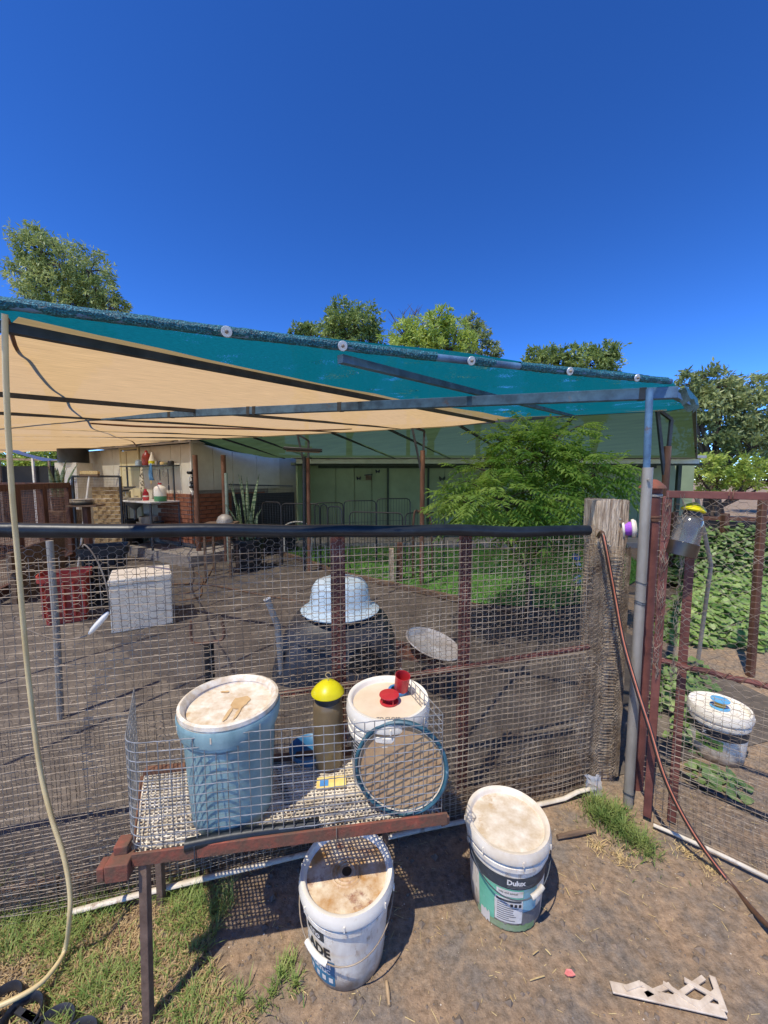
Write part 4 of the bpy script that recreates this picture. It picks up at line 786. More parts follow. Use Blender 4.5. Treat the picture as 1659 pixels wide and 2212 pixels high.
# post offcut with saddle bracket
b = G(455, 1490); t = thing('stake_bracket', b, 'black stake with a rusty bent bracket behind the blue bucket', 'stake'); zt_ = D(455, 1390, b.y).z
MB().tube([b + Vector((0, 0, -.03)), b + Vector((.0, 0, zt_))], .035, 10).build('stake', black, t); MB().tube(smooth([D(413, 1342, b.y), D(415, 1385, b.y), D(440, 1390, b.y), D(478, 1382, b.y), D(484, 1365, b.y), D(478, 1338, b.y)], 5), .011, 6).build('bracket', rustpipe, t)
b = G(131, 1552); t_ = D(107, 1168, b.y); tag(MB().tube([b + Vector((0, 0, -.03)), lerp(b, t_, .5) + Vector((.01, 0, 0)), t_], .02, 12).build('steel_stake', steel, at=b), 'grey steel pipe stake leaning in front of the red tub', 'stake')
p0, p1 = D(577, 1294, 2.9), D(600, 1352, 2.9); t = thing('vent_pipe', G(604, 1475), 'thin grey pipe with white open end beside the black shelter', 'pipe'); MB().tube([p0, p1, Vector((p1.x + .03, p1.y, -.02))], .024, 12, False).build('pipe', M('grey_pvc', S(140, 140, 138), S(112, 112, 110), scale=6, bump=.05), t); d = (p0 - p1).normalized(); MB().lathe([(.022, -.004), (.028, -.004), (.028, .006), (.022, .006), (.022, -.004)], 20, p0, Rm=d.to_track_quat('Z', 'Y').to_matrix()).build('rim', whitelid, t)
# branches and cords on the pen floor
brown = M('dead_branch', S(122, 92, 66), S(86, 62, 46), scale=12, bump=.4)
for k, (pl, lb) in enumerate(((((372, 1262), (440, 1262), (560, 1284), (680, 1305)), 'long dry stick lying on the pen dirt right of the foam box'), (((380, 1285), (425, 1275), (438, 1252), (422, 1235)), 'curved dry twig on the pen floor near the foam box'), (((386, 1298), (430, 1290), (436, 1272)), 'short bent twig in front of the long stick'), (((1010, 1300), (1110, 1325), (1190, 1340)), 'dark stick lying under the leafy tree'), (((440, 1262), (468, 1210), (474, 1190)), 'thin twig pointing away toward the potted plant'))):
    tag(MB().tube(smooth([G(x, y, .014) for x, y in pl], 5), .011, 6).build('dry_stick', brown, at=G(*pl[0])), lb, 'stick')
for k in range(10):
    a_ = G(lerp(360, 470, rnd.random()), lerp(1172, 1192, rnd.random()), .03 + .012 * k); d = Vector((rnd.uniform(.3, .9), rnd.uniform(-.4, .4), 0)); m = MB().tube([a_, a_ + d * .5 + Vector((0, 0, .02)), a_ + d], .016, 6)
    if k == 0: wp = thing('brush_pile', Vector((a_.x, a_.y, 0)), 'loose pile of dry branches near the bench', 'branches')
    m.build('branch', brown, wp)
# timber edging of the lawn and lawn
lawn_px = [(560, 1182), (640, 1207), (740, 1243), (900, 1278), (1010, 1303), (1180, 1315), (1300, 1300), (1400, 1240), (1360, 1200), (1000, 1186), (700, 1178)]
lw = [G(x, y, .006) for x, y in lawn_px]; lawn = MB().add([p + Vector((0, 0, .012)) for p in lw], [tuple(range(len(lw)))]).build('lawn', lawnm, flat=True); lawn['kind'] = 'structure'
for a_, b_ in ((0, 1), (1, 2), (2, 3), (3, 4)):
    p, q = lw[a_], lw[b_]; tag(MB().bar(p + Vector((0, -.03, .035)), q + Vector((0, -.03, .035)), .07, .07).build('lawn_edging', plank, at=p, bevel=.005), ['plank edging at the far left of the lawn by the pot', 'plank edging on the left of the lawn behind the hut', 'plank edging along the middle front of the lawn', 'plank edging at the near right of the lawn by the tree'][a_], 'edging')
def inside(x, y, poly):
    c = False; j = len(poly) - 1
    for i in range(len(poly)):
        if (poly[i].y > y) != (poly[j].y > y) and x < (poly[j].x - poly[i].x) * (y - poly[i].y) / (poly[j].y - poly[i].y) + poly[i].x: c = not c
        j = i
    return c
def grass(mb, n, sample, hmin, hmax, w, lean=.5, r=rnd):
    k = 0
    while k < n:
        p, s_ = sample()
        if p is None: continue
        k += 1; a = r.uniform(0, 6.28); h_ = r.uniform(hmin, hmax) * s_; d = Vector((math.cos(a), math.sin(a), 0)); sd = Vector((-d.y, d.x, 0)); ln = r.uniform(.1, 1) * lean * h_; ww = w * r.uniform(.6, 1.2)
        m0, m1 = p + d * ln * .35 + Vector((0, 0, h_ * .62)), p + d * ln + Vector((0, 0, h_))
        mb.add([p - sd * ww / 2, p + sd * ww / 2, m0 + sd * ww * .4, m0 - sd * ww * .4, m1], [(0, 1, 2, 3), (3, 2, 4)])
bx = [min(p.x for p in lw), max(p.x for p in lw), min(p.y for p in lw), max(p.y for p in lw)]
def s_lawn():
    x, y = rnd.uniform(bx[0], bx[1]), rnd.uniform(bx[2], bx[3]); return (Vector((x, y, .015)), 1) if inside(x, y, lw) else (None, 0)
m = MB(); grass(m, 15000, s_lawn, .03, .08, .012); tag(m.build('lawn_grass', grassb, flat=True), 'short green lawn grass in front of the green house', 'grass', kind='stuff')

# ------------------------------------------------------------------ grass, litter and odds on the front ground
def at_ground(x, y, dz_=0.0): return Vector((x, y, gz(x, y) + dz_))
gpoly = [G(x, y) for x, y in ((-60, 1900), (160, 1935), (300, 1925), (470, 1900), (505, 1955), (450, 2040), (480, 2130), (560, 2212), (400, 2330), (-60, 2330))]
gb_ = [min(p.x for p in gpoly), max(p.x for p in gpoly), min(p.y for p in gpoly), max(p.y for p in gpoly)]
def s_front():
    x, y = rnd.uniform(gb_[0], gb_[1]), rnd.uniform(gb_[2], gb_[3])
    if not inside(x, y, gpoly): return None, 0
    d = ns((x * 6, y * 6, 2)) + .5 * ns((x * 17, y * 17, 2))
    if d < rnd.uniform(-.45, .25): return None, 0
    return at_ground(x, y, -.004), 1.0 + .8 * max(0, d) + (0.7 if (Vector((x, y, 0)) - FA).dot(FN) < .16 else 0)
m = MB(); grass(m, 4600, s_front, .012, .036, .0034, 1.9); tag(m.build('grass_patch', grassm, flat=True), 'patchy green grass at the lower left of the yard', 'grass', kind='stuff')
def s_dry():
    x, y = rnd.uniform(gb_[0], gb_[1] + .1), rnd.uniform(gb_[2], gb_[3]); return (at_ground(x, y, -.002), 1) if inside(x, y, gpoly) else (None, 0)
m = MB(); grass(m, 9000, s_dry, .006, .02, .0045, 2.4); tag(m.build('dry_thatch', M('dry_thatch', S(214, 188, 138), S(160, 130, 92), S(234, 214, 170), scale=30, rough=.9, bump=0, trans=.2), flat=True), 'dry straw coloured thatch between the green grass', 'dry grass', kind='stuff')
tc_ = [(1300, 1775), (1345, 1800), (1385, 1830), (1290, 1745), (1330, 1765)]
def s_tuft():
    c_ = G(*rnd.choice(tc_)); a, r_ = rnd.uniform(0, 6.28), abs(rnd.gauss(0, .055)); return at_ground(c_.x + r_ * math.cos(a), c_.y + r_ * math.sin(a), -.003), max(.4, 1.3 - r_ * 8)
m = MB(); grass(m, 1500, s_tuft, .03, .065, .004, 1.5); tag(m.build('grass_tuft', M('tuft_grass', S(150, 160, 88), S(92, 122, 56), S(196, 186, 124), scale=20, rough=.7, bump=0, trans=.3), at=G(1330, 1780), flat=True), 'tuft of green grass at the foot of the galvanised pole', 'grass', kind='stuff')
def s_tuftd():
    c_ = G(*rnd.choice(((1290, 1830), (1340, 1855), (1540, 1880), (1480, 1840)))); a, r_ = rnd.uniform(0, 6.28), abs(rnd.gauss(0, .035)); return at_ground(c_.x + r_ * math.cos(a), c_.y + r_ * math.sin(a), 0), 1
m = MB(); grass(m, 420, s_tuftd, .008, .02, .003, 3.0); tag(m.build('dry_grass_fringe', straw, flat=True), 'dry straw fringe in front of the grass tuft', 'dry grass', kind='stuff')
# small stray green sprigs on the dirt
def s_sprig():
    c_ = G(*rnd.choice(((610, 2110), (625, 2085), (590, 2150), (560, 2180), (520, 2160), (640, 2130)))); a, r_ = rnd.uniform(0, 6.28), abs(rnd.gauss(0, .018)); return at_ground(c_.x + r_ * math.cos(a), c_.y + r_ * math.sin(a)), 1
m = MB(); grass(m, 260, s_sprig, .015, .04, .004, 1.6); tag(m.build('grass_sprigs', grassm, flat=True), 'small green grass sprigs on the dirt left of the front bucket', 'grass', kind='stuff')
# straw bits, chips and pebbles
m, m2, m3 = MB(), MB(), MB()
for k in range(900):
    x, y = rnd.uniform(-1.2, 2.0), rnd.uniform(.75, 1.95); p = at_ground(x, y, .0025); a = rnd.uniform(0, 6.28); L = rnd.choice((.006, .009, .014, .02, .034)) * rnd.uniform(.6, 1.2); d = Vector((math.cos(a), math.sin(a), rnd.uniform(-.05, .12)))
    if (Vector((x, y, 0)) - FA).dot(FN) > .02: m.tube([p - d * L / 2, p + d * L / 2], rnd.uniform(.0006, .0013), 4)
for k in range(5200):
    x, y = rnd.uniform(-1.4, 2.2), rnd.uniform(.7, 2.1); s_ = rnd.choice((.001, .0013, .0016, .002, .003)) * rnd.uniform(.8, 1.3); p = at_ground(x, y, s_ * .3); vs_ = [p + Vector(v) * s_ * rnd.uniform(.6, 1.3) for v in ((1, 0, 0), (0, 1, 0), (-1, 0, 0), (0, -1, 0), (0, 0, .9), (0, 0, -.6))]
    (m2 if k % 7 else m3).add(vs_, [(0, 1, 4), (1, 2, 4), (2, 3, 4), (3, 0, 4), (1, 0, 5), (2, 1, 5), (3, 2, 5), (0, 3, 5)])
m5 = MB()
for k in range(5200):
    x, y = rnd.uniform(-2.6, 2.6), .75 + 4.2 * rnd.random() ** 1.6; s_ = rnd.choice((.003, .004, .005, .007, .011)) * rnd.uniform(.7, 1.3) * (1 + .35 * y / 2); p = at_ground(x, y, s_ * .15); vs_ = [p + Vector(v) * s_ * rnd.uniform(.6, 1.3) for v in ((1, 0, 0), (.2, 1, 0), (-1, .2, 0), (0, -1, 0), (.2, 0, .7), (0, 0, -.6))]; m5.add(vs_, [(0, 1, 4), (1, 2, 4), (2, 3, 4), (3, 0, 4), (1, 0, 5), (2, 1, 5), (3, 2, 5), (0, 3, 5)])
tag(m5.build('dirt_clods', M('dirt_clod', (.24, .18, .128, 1), (.13, .10, .075, 1), (.32, .24, .165, 1), scale=30, rough=.95, bump=0), flat=True), 'small crumbs and clods of brown dirt over the ground', 'dirt', kind='stuff')
tag(m.build('straw_bits', straw, flat=True), 'short pieces of dry straw scattered over the dirt', 'straw', kind='stuff'); tag(m2.build('gravel', M('grey_gravel', S(130, 120, 110), S(84, 76, 70), scale=40, bump=0), flat=True), 'fine grey brown gravel scattered over the dirt', 'gravel', kind='stuff'); tag(m3.build('white_grit', M('pale_grit', S(222, 208, 186), S(190, 174, 150), scale=40, bump=0), flat=True), 'tiny pale grit specks scattered over the dirt', 'grit', kind='stuff')
def stick(a_, b_, r_, mat, name, label, cat):
    p, q = G(*a_, r_ + .003), G(*b_, r_ + .003); return tag(MB().tube([p, lerp(p, q, .5) + Vector((0, 0, .001)), q], [r_ * .8, r_, r_ * .7], 7).build(name, mat, at=p), label, cat)
stick((835, 2120), (841, 2172), .006, M('bare_stick', S(190, 160, 120), S(150, 122, 88), scale=30, bump=.2), 'wood_stick', 'short bare wood stick on the dirt in front of the buckets', 'stick')
for k, ((a_, b_), lb) in enumerate(((((1151, 2062), (1163, 2053)), 'straw piece lying left of the pink leaf'), (((1176, 2108), (1145, 2118)), 'straw piece nearest the pink leaf'), (((1230, 1935), (1222, 1917)), 'straw piece right of the labelled bucket'), (((1286, 1922), (1278, 1908)), 'straw piece between the labelled bucket and the grass tuft'), (((1178, 2050), (1190, 2063)), 'straw piece behind the pink leaf'))): stick(a_, b_, .0022, straw, 'straw_stalk', lb, 'straw')
p = G(1230, 2104, .004); m = MB(); m.add([p + Vector(v) for v in ((-.016, .0, .001), (-.006, .010, .004), (.010, .008, .005), (.018, -.004, .001), (.006, -.010, .005), (-.010, -.008, .003))], [(0, 1, 2, 3, 4, 5)]); tag(m.build('pink_leaf', M('pink_leaf', S(226, 138, 128), S(206, 112, 104), scale=60, bump=0), at=p, flat=True, solid=.001), 'small pink leaf lying on the bare dirt', 'leaf')
# broken lattice offcut
lp_ = [(1320, 2132), (1350, 2143), (1450, 2166), (1565, 2186), (1560, 2165), (1538, 2110), (1522, 2100)]
t = thing('lattice_offcut', G(1450, 2150), 'broken piece of cream plastic lattice lying on the dirt', 'offcut'); oc = M('cream_plastic_offcut', S(214, 198, 176), S(180, 160, 136), S(226, 214, 196), scale=24, rough=.6, bump=.15)
pe = [G(x, y, .010) for x, y in lp_]; MB().bar(pe[0], pe[3], .030, .006).build('edge_strip', oc, t, bevel=.002); MB().bar(pe[3] + Vector((0, 0, .0017)), pe[5] + Vector((0, 0, .0017)), .018, .006).build('side_strip', oc, t, bevel=.002)
for ko, (a_, b_) in enumerate((((1395, 2150), (1448, 2128)), ((1448, 2162), (1520, 2112)), ((1505, 2178), (1551, 2140)), ((1385, 2126), (1440, 2160)), ((1432, 2124), (1505, 2172)), ((1478, 2116), (1552, 2158)), ((1350, 2136), (1385, 2124)))): MB().bar(G(*a_, .0105 + .0007 * ko), G(*b_, .0105 + .0007 * ko), .013, .005).build('slat', oc, t)
# plastic bag scrap near the post, timber scrap, bottom-left black rings
p = G(1290, 1735, .0); m = MB(); rows = []
for i in range(10): rows.append([p + Vector((.08 * (j / 9 - .5), .03 + .01 * math.sin(j), 0)) + Vector((.012 * ns((i * .7, j * .7, 1)), .02 * ns((i * .6, j * .6, 3)) + .01 * i / 9, .11 * i / 9 + .012 * ns((i, j, 2)))) for j in range(10)])
tag(m.sheet(rows).build('plastic_bag', M('clear_bag', S(226, 226, 226), S(196, 196, 196), scale=10, rough=.2, bump=.4, alpha=.45), at=p), 'crumpled clear plastic bag at the foot of the timber post', 'bag')
stick((1204, 1808), (1285, 1792), .012, plank, 'timber_scrap', 'brown timber scrap right of the labelled bucket', 'timber')
t = thing('pot_tray', G(70, 2190), 'black plastic pot tray with round openings in the lower left corner', 'pot tray')
for k, (x, y, r_) in enumerate(((50, 2206, .048), (112, 2236, .05), (8, 2178, .045), (165, 2262, .045))):
    c_ = G(x, y); MB().lathe([(r_ * .86, .002), (r_, .022), (r_ * 1.08, .026), (r_ * 1.02, .031), (r_ * .90, .024), (r_ * .8, .004)], 26, c_, Rm=Matrix.Rotation(R(8 * (-1) ** k), 3, 'X')).build('ring', dustblack, t)
    if k: MB().bar(lerp(c_, pv, .3) + Vector((0, 0, .02)), lerp(c_, pv, .7) + Vector((0, 0, .02)), .016, .006).build('bridge', dustblack, t)
    pv = c_

# ------------------------------------------------------------------ left building with bench
BZ = 2.36; q0, q1 = G(412, 949, BZ), G(167, 970, BZ)
wx = (q1 - q0).normalized(); wy = Vector((-wx.y, wx.x, 0)); wy = wy if wy.y > 0 else -wy; q0.z = 0
uR = Vector((wy.x * 1, wy.y, 0))
cladm = M('cream_cladding', S(216, 208, 188), S(200, 190, 168), scale=3, rough=.8, bump=.08, stain=S(176, 158, 128), sscale=3, sthr=.66)
brickm = M('brown_brick', S(164, 104, 72), S(128, 76, 52), S(182, 130, 92), scale=5, rough=.9, bump=.4); mortar = M('mortar', S(150, 140, 126), S(120, 112, 100), scale=20, rough=.95, bump=.3)
doorm = M('cream_door', S(220, 206, 160), S(206, 190, 144), scale=3, rough=.6, bump=.05, stain=S(176, 146, 100), sscale=3, sthr=.68); fasc = M('white_fascia', S(232, 226, 214), S(216, 208, 192), scale=5, rough=.6, bump=.05)
bld = thing('cream_shed', q0 + wx * 2 + wy * 1.5, 'cream clad building with brick base at the left behind the bench', 'building'); FLR = .22
WL = 4.7; WR = 2.3
def W(s_, z, o=0.0): return q0 + wx * s_ + Vector((0, 0, z)) - wy * o         # left wall
def Wr(s_, z, o=0.0): return q0 + wy * s_ + Vector((0, 0, z)) - wx * o        # right wall, o outwards
m = MB().box(q0 + wx * WL / 2 + wy * 1.6 + Vector((0, 0, 1.13)), (WL - .06, 3.1, 2.14), wx); m.build('wall_core', M('shed_core', S(190, 182, 164), S(176, 168, 150), scale=4, bump=0), bld)
m = MB().box(q0 + wx * WL / 2 + wy * 1.4 - wx * .25 + Vector((0, 0, FLR / 2 - .02)), (WL + .9, 3.9, FLR), wx).build('floor_slab', M('concrete', S(164, 156, 146), S(136, 128, 118), scale=4, bump=.3), bld)
m = MB().box(q0 + wx * WL / 2 + wy * 1.5 + Vector((0, 0, BZ + .05)), (WL + .5, 3.5, .06), wx).build('roof', M('roof_sheet', S(170, 170, 168), S(140, 140, 138), scale=5, bump=.1), bld)
MB().box(W(WL / 2, BZ - .015, .14), (WL + .4, .025, .12), wx).build('fascia', fasc, bld); MB().box(Wr(WR / 2 + .2, BZ - .02, .10), (WR + 1.0, .025, .10), wy).build('fascia', fasc, bld)
# left wall: panels by joint pixels, door
def wall_s(px, y=1000):
    r = ray(px, y); n = wy; t = n.dot(q0) / n.dot(r); return ((r * t) - q0).dot(wx)
def wallr_s(px, y=1000):
    r = ray(px, y); n = wx; t = n.dot(q0) / n.dot(r); return ((r * t) - q0).dot(wy)
js = [wall_s(x) for x in (414, 393, 372, 328, 306)] + [wall_s(x) for x in (262, 246, 221, 196, 189)]
js = [0, js[1], js[2], js[3], js[4]], [js[5], js[6], js[7], js[8], WL]
for grp in js:
    for a_, b_ in zip(grp[:-1], grp[1:]):
        if b_ - a_ > .06: MB().box(W((a_ + b_) / 2, (FLR + BZ - .08) / 2 + (.0 if grp is js[1] else .3), .012), (b_ - a_ - .012, .02, BZ - .08 - FLR - (0 if grp is js[1] else .6)), wx).build('wall_panel', cladm, bld, bevel=.003)
da, db = wall_s(304), wall_s(263); dr = MB().box(W((da + db) / 2, FLR + 1.0, .016), (db - da - .08, .03, 2.0), wx).build('door', doorm, bld, bevel=.004)
MB().box(W((da + db) / 2 + .12, FLR + 1.0, .034), (.012, .006, 1.96), wx).build('joint_strip', M('door_joint', S(150, 120, 80), S(130, 104, 70), scale=9, bump=0), dr); MB().tube([W(da + .12, FLR + .98, .03), W(da + .12, FLR + .98, .075), W(da + .2, FLR + .98, .075)], .012, 8).build('handle', steel, dr)
for s_ in (da + .02, db - .02): MB().box(W(s_, FLR + 1.02, .02), (.05, .05, 2.06), wx).build('door_jamb', doorm, bld)
MB().box(W((da + db) / 2, FLR + 2.05, .02), (db - da + .04, .05, .05), wx).build('door_head', doorm, bld)
for grp in (js[0],):
    pass
jr = [0] + [wallr_s(x) for x in (459, 501, 553)] + [WR]
for a_, b_ in zip(jr[:-1], jr[1:]):
    if b_ - a_ > .05: MB().box(Wr((a_ + b_) / 2, (1.36 + BZ - .1) / 2, .012), (b_ - a_ - .01, .02, BZ - .1 - 1.36), wy).build('wall_panel', cladm, bld, bevel=.003)
MB().box(Wr(WR / 2 + .1, BZ + .08, .004), (WR + .2, .03, .44), wy).build('gable_board', cladm, bld)
MB().box(q0 + Vector((0, 0, (1.3 + BZ - .06) / 2)) - wx * .006 - wy * .006, (.05, .05, BZ - 1.3), wx).build('corner_strip', fasc, bld)
# brick base, each brick its own piece
bm_ = MB().box((0, 0, 0), (.225, .06, .070)); bme = bm_.build('brick', brickm, bevel=.004); brick_me = bme.data; bpy.data.objects.remove(bme)
hm = MB().box((0, 0, 0), (.105, .06, .070)).build('brick', brickm, bevel=.004); half_me = hm.data; bpy.data.objects.remove(hm)
bw = MB().box(W(.62, .8, -.02) , (1.25, .05, 1.14), wx).build('mortar_backing', mortar, bld); bw2 = MB().box(Wr(.95, .8, -.02), (1.95, .05, 1.14), wy).build('mortar_backing', mortar, bld)
def bricks(Wf, X, L, z0, rows, par):
    a = math.atan2(X.y, X.x); base = parent_base(par)
    for r_ in range(rows):
        z = z0 + .041 + r_ * .083; s_ = 0.0 if r_ % 2 == 0 else .118
        if r_ % 2: o = bpy.data.objects.new('brick', half_me); C.link(o); o.parent = par; o.location = Wf(.055, z, .03) - base; o.rotation_euler = (0, 0, a)
        while s_ + .2 < L:
            o = bpy.data.objects.new('brick', brick_me); C.link(o); o.parent = par; o.location = Wf(s_ + .1125, z, .03 + rnd.uniform(0, .004)) - base; o.rotation_euler = (0, 0, a); s_ += .236
bricks(W, wx, 1.22, .30, 12, bw); bricks(Wr, wy, 1.9, .30, 12, bw2)
# bench with sink, shelf and rack
def BW(s_, z, o): return W(s_, z, o)
sa, sb = wall_s(394), wall_s(272); bh = FLR + .92; bd = .62
bench = thing('sink_bench', BW((sa + sb) / 2, FLR, bd / 2), 'steel sink bench with shelves against the cream building', 'bench')
topm = M('white_benchtop', S(232, 230, 222), S(214, 208, 196), scale=8, rough=.4, bump=.05)
sm_, sM = min(sa, sb) + .05, max(sa, sb); sc_ = (sm_ + sM) / 2; sw = sM - sm_
MB().box(BW(sc_, bh, bd / 2 + .03), (sw, bd, .03), wx).build('bench_top', topm, bench, bevel=.004); MB().box(BW(sc_, FLR + .42, bd / 2 + .03), (sw, bd - .04, .02), wx).build('lower_shelf', darkst, bench)
for s_ in (sm_ + .03, sM - .03):
    for o_ in (.06, bd): MB().bar(BW(s_, FLR, o_), BW(s_, bh - .015, o_), .03, .03).build('leg', darkst, bench)
MB().bar(BW(sc_ - .05, FLR, bd), BW(sc_ - .05, bh - .015, bd), .03, .03).build('leg', darkst, bench)
sk = MB().lathe([(.20, bh - .012), (.19, bh - .05), (.13, bh - .12), (.06, bh - .17), (.03, bh - .20), (.03, bh - .42)], 24, BW(sc_ + .15, 0, bd / 2)).build('sink_bowl', steel, bench)
rz = bh + .72; MB().box(BW(sc_ - .12, rz, .14), (sw * .88, .24, .02), wx).build('upper_shelf', darkst, bench)
for s_ in (sm_ + .04, sM - .32): MB().bar(BW(s_, bh + .01, .14), BW(s_, rz, .14), .025, .025).build('rack_post', darkst, bench)
MB().bar(BW(sm_, rz - .08, .22), BW(sM - .35, rz - .08, .22), .008, .008).build('hook_rail', steel, bench)
def bitem(name, s_, z, o_, prof, mat, label, cat, parts=()):
    at = BW(s_, z, o_); t = thing(name, at, label, cat); MB().lathe(prof, 22, at).build('body', mat, t)
    for nm, pr, mt in parts: MB().lathe(pr, 18, at).build(nm, mt, t)
    return t
zb_, zs_ = bh + .016, rz + .012
def ss(px): return wall_s(px) * .94
bitem('white_jug', ss(308), zs_, .14, [(0, 0), (.06, 0), (.065, .04), (.06, .10), (.03, .125), (0, .127)], M('blue_white_jug', S(190, 206, 214), S(160, 180, 190), scale=9, bump=0), 'small white jug at the left end of the rack shelf', 'jug')
bitem('red_bottle', ss(327), zs_, .14, [(0, 0), (.085, 0), (.09, .02), (.09, .17), (.07, .23), (.03, .27), (.025, .29), (0, .29)], M('red_bottle_plastic', S(160, 56, 40), S(132, 42, 32), scale=6, rough=.35, bump=0), 'dark red plastic bottle on the rack shelf', 'bottle', [('cap', [(.028, .285), (.028, .31), (0, .312)], redpl)])
bitem('white_bottle', ss(339), zs_, .14, [(0, 0), (.06, 0), (.065, .02), (.06, .10), (.02, .22), (.012, .27), (0, .272)], whitelid, 'white tapering bottle beside the red bottle on the rack', 'bottle', [('yellow_label', [(.0655, .03), (.0655, .09)], yellow)])
for k, (px, r_, h_) in enumerate(((349, .03, .09), (356, .025, .08), (363, .05, .06), (372, .05, .05), (382, .06, .075))):
    bitem('shelf_tin', ss(px), zs_, .14, [(0, 0), (r_, 0), (r_, h_ * .8), (r_ * .8, h_), (0, h_)], (steel, darkst, straw, M('olive_tin', S(120, 116, 84), S(96, 92, 64), scale=9, bump=0), black)[k], ('small steel tin right of the white bottle on the rack', 'thin dark tin on the middle of the rack shelf', 'low straw coloured pot on the rack shelf', 'low olive tin toward the right of the rack shelf', 'black cup at the right end of the rack shelf')[k], 'tin')
bitem('milk_bottle', ss(384), zb_, .40, [(0, 0), (.105, 0), (.11, .01), (.11, .10)], M('green_liquid', S(96, 158, 108), S(80, 140, 94), scale=6, rough=.3, bump=0), 'white jug with green base at the right end of the bench', 'jug', [('upper', [(.11, .10), (.11, .24), (.09, .28), (.035, .31), (.03, .33), (0, .33)], whitelid), ('cap', [(.034, .325), (.034, .355), (0, .357)], redpl)])
bitem('squeeze_bottle', ss(353), zb_, .42, [(0, 0), (.05, 0), (.06, .06), (.05, .16), (.022, .2), (.02, .23), (0, .232)], redpl, 'red squeeze bottle standing on the bench top', 'bottle', [('label_band', [(.0585, .05), (.059, .10)], whitelid)])
for k in range(5): bitem('glass_jar', ss(278 + 8 * k), zb_, .40, [(0, 0), (.05, 0), (.052, .01), (.052, .15), (.04, .17), (0, .172)], M('glass_jars', S(206, 196, 160), S(176, 160, 116), scale=6, rough=.15, bump=0, transmission=.4), ['leftmost glass jar', 'second glass jar from the left', 'third glass jar from the left', 'fourth glass jar from the left', 'rightmost glass jar'][k] + ' in the row on the bench', 'jar', [('lid', [(.053, .15), (.053, .172), (0, .174)], steel)])
for k in range(3): bitem('frying_pan', ss(300 + 7 * k), zb_ + .175 + .035 * k, .40, [(0, 0), (.10, 0), (.125, .03), (.118, .03), (.095, .006), (0, .006)], (darkst, steel, darkst)[k], ('bottom pan stacked on the glass jars', 'middle pan stacked on the glass jars', 'top pan stacked on the glass jars')[k], 'pan')
for k, (px, o_, r_) in enumerate(((312, .5, .12), (332, .52, .10), (342, .48, .09))): bitem('steel_dish', ss(px), zb_ + .002, o_, [(0, .0), (r_ * .7, 0), (r_, .05), (r_ * .95, .05), (r_ * .66, .008), (0, .008)], steel, ('wide steel dish in front of the glass jars', 'steel dish in the middle of the bench top', 'small steel dish left of the red squeeze bottle')[k], 'dish')
for k, (px, r_, h_) in enumerate(((318, .16, .10), (336, .10, .06), (352, .17, .18), (375, .10, .10))): bitem('cooking_pot', ss(px), FLR + .431, .38, [(0, 0), (r_ * .8, 0), (r_, h_ * .6), (r_, h_), (r_ * .95, h_), (r_ * .9, h_ * .5), (0, .02)], (black, steel, steel, black)[k], ('black wok on the lower bench shelf', 'small steel pan on the lower bench shelf', 'large steel bowl on the lower bench shelf', 'black pot at the right of the lower bench shelf')[k], 'pot')
for k in range(2): bitem('black_tray', ss(306), FLR + .001 + .075 * k, .34, [(0, 0), (.20, 0), (.22, .07), (.21, .07), (.19, .012), (0, .012)], black, ('lower black tray on the floor under the bench', 'upper black tray on the floor under the bench')[k], 'tray')
def hang(name, px, ztop, L, w, mat, label, cat, o_=.24, tw=.3):
    m = MB(); rows = []; s_ = ss(px)
    for i in range(12): t = i / 11; rows.append([BW(s_ + w * (.35 + .65 * t ** .6) * (j / 8 - .5) + .02 * math.sin(t * 3), ztop - L * t, o_ + .025 * math.sin(j * 1.9 + t * 2) * (.3 + t)) for j in range(9)])
    return tag(m.sheet(rows).build(name, mat, at=BW(s_, ztop, o_), solid=.004), label, cat)
hang('checked_towel', 326, rz - .02, .52, .2, M('checked_cloth', S(226, 214, 184), S(92, 84, 66), scale=16, rough=.9, bump=.2, pos=(.46, .5)), 'checked cream tea towel hanging from the rack', 'towel')
hang('blue_cloth', 352, rz + .04, .34, .15, M('blue_cloth', S(110, 158, 196), S(84, 130, 170), scale=8, rough=.9, bump=.2), 'light blue cloth hanging over the rack shelf edge', 'cloth', .28)
for k, (px, L) in enumerate(((345, .30), (360, .26), (366, .34), (385, .46))):
    s_ = ss(px); t = thing('utensil', BW(s_, rz - .1 - L, .23), ('wooden spoon hanging left on the rack', 'steel spatula hanging in the middle of the rack', 'knife hanging right of the blue cloth', 'black ladle hanging at the right of the rack')[k], 'utensil'); MB().bar(BW(s_, rz - .08, .235), BW(s_, rz - .1 - L * .6, .235), .014, .008).build('shaft', (straw, steel, black, black)[k], t); MB().lathe([(0, .006), (.03, .004), (.04, -.002), (0, -.004)], 16, BW(s_, rz - .1 - L * .75, .235), Rm=(-wy).to_track_quat('Z', 'Y').to_matrix() @ Matrix.Diagonal((.8, 1.6, 1))).build('head', (straw, steel, steel, black)[k], t)
t = thing('sieve', BW(ss(378), rz - .3, .23), 'round wire sieve hanging under the rack shelf', 'sieve'); MB().tube([BW(ss(378) + .07 * math.cos(a), rz - .17 + .07 * math.sin(a), .24) for a in frange(0, 6.4, .35)], .006, 5).build('hoop', steel, t); MB().bar(BW(ss(378), rz - .10, .24), BW(ss(378), rz - .0, .24), .008).build('stem', steel, t)
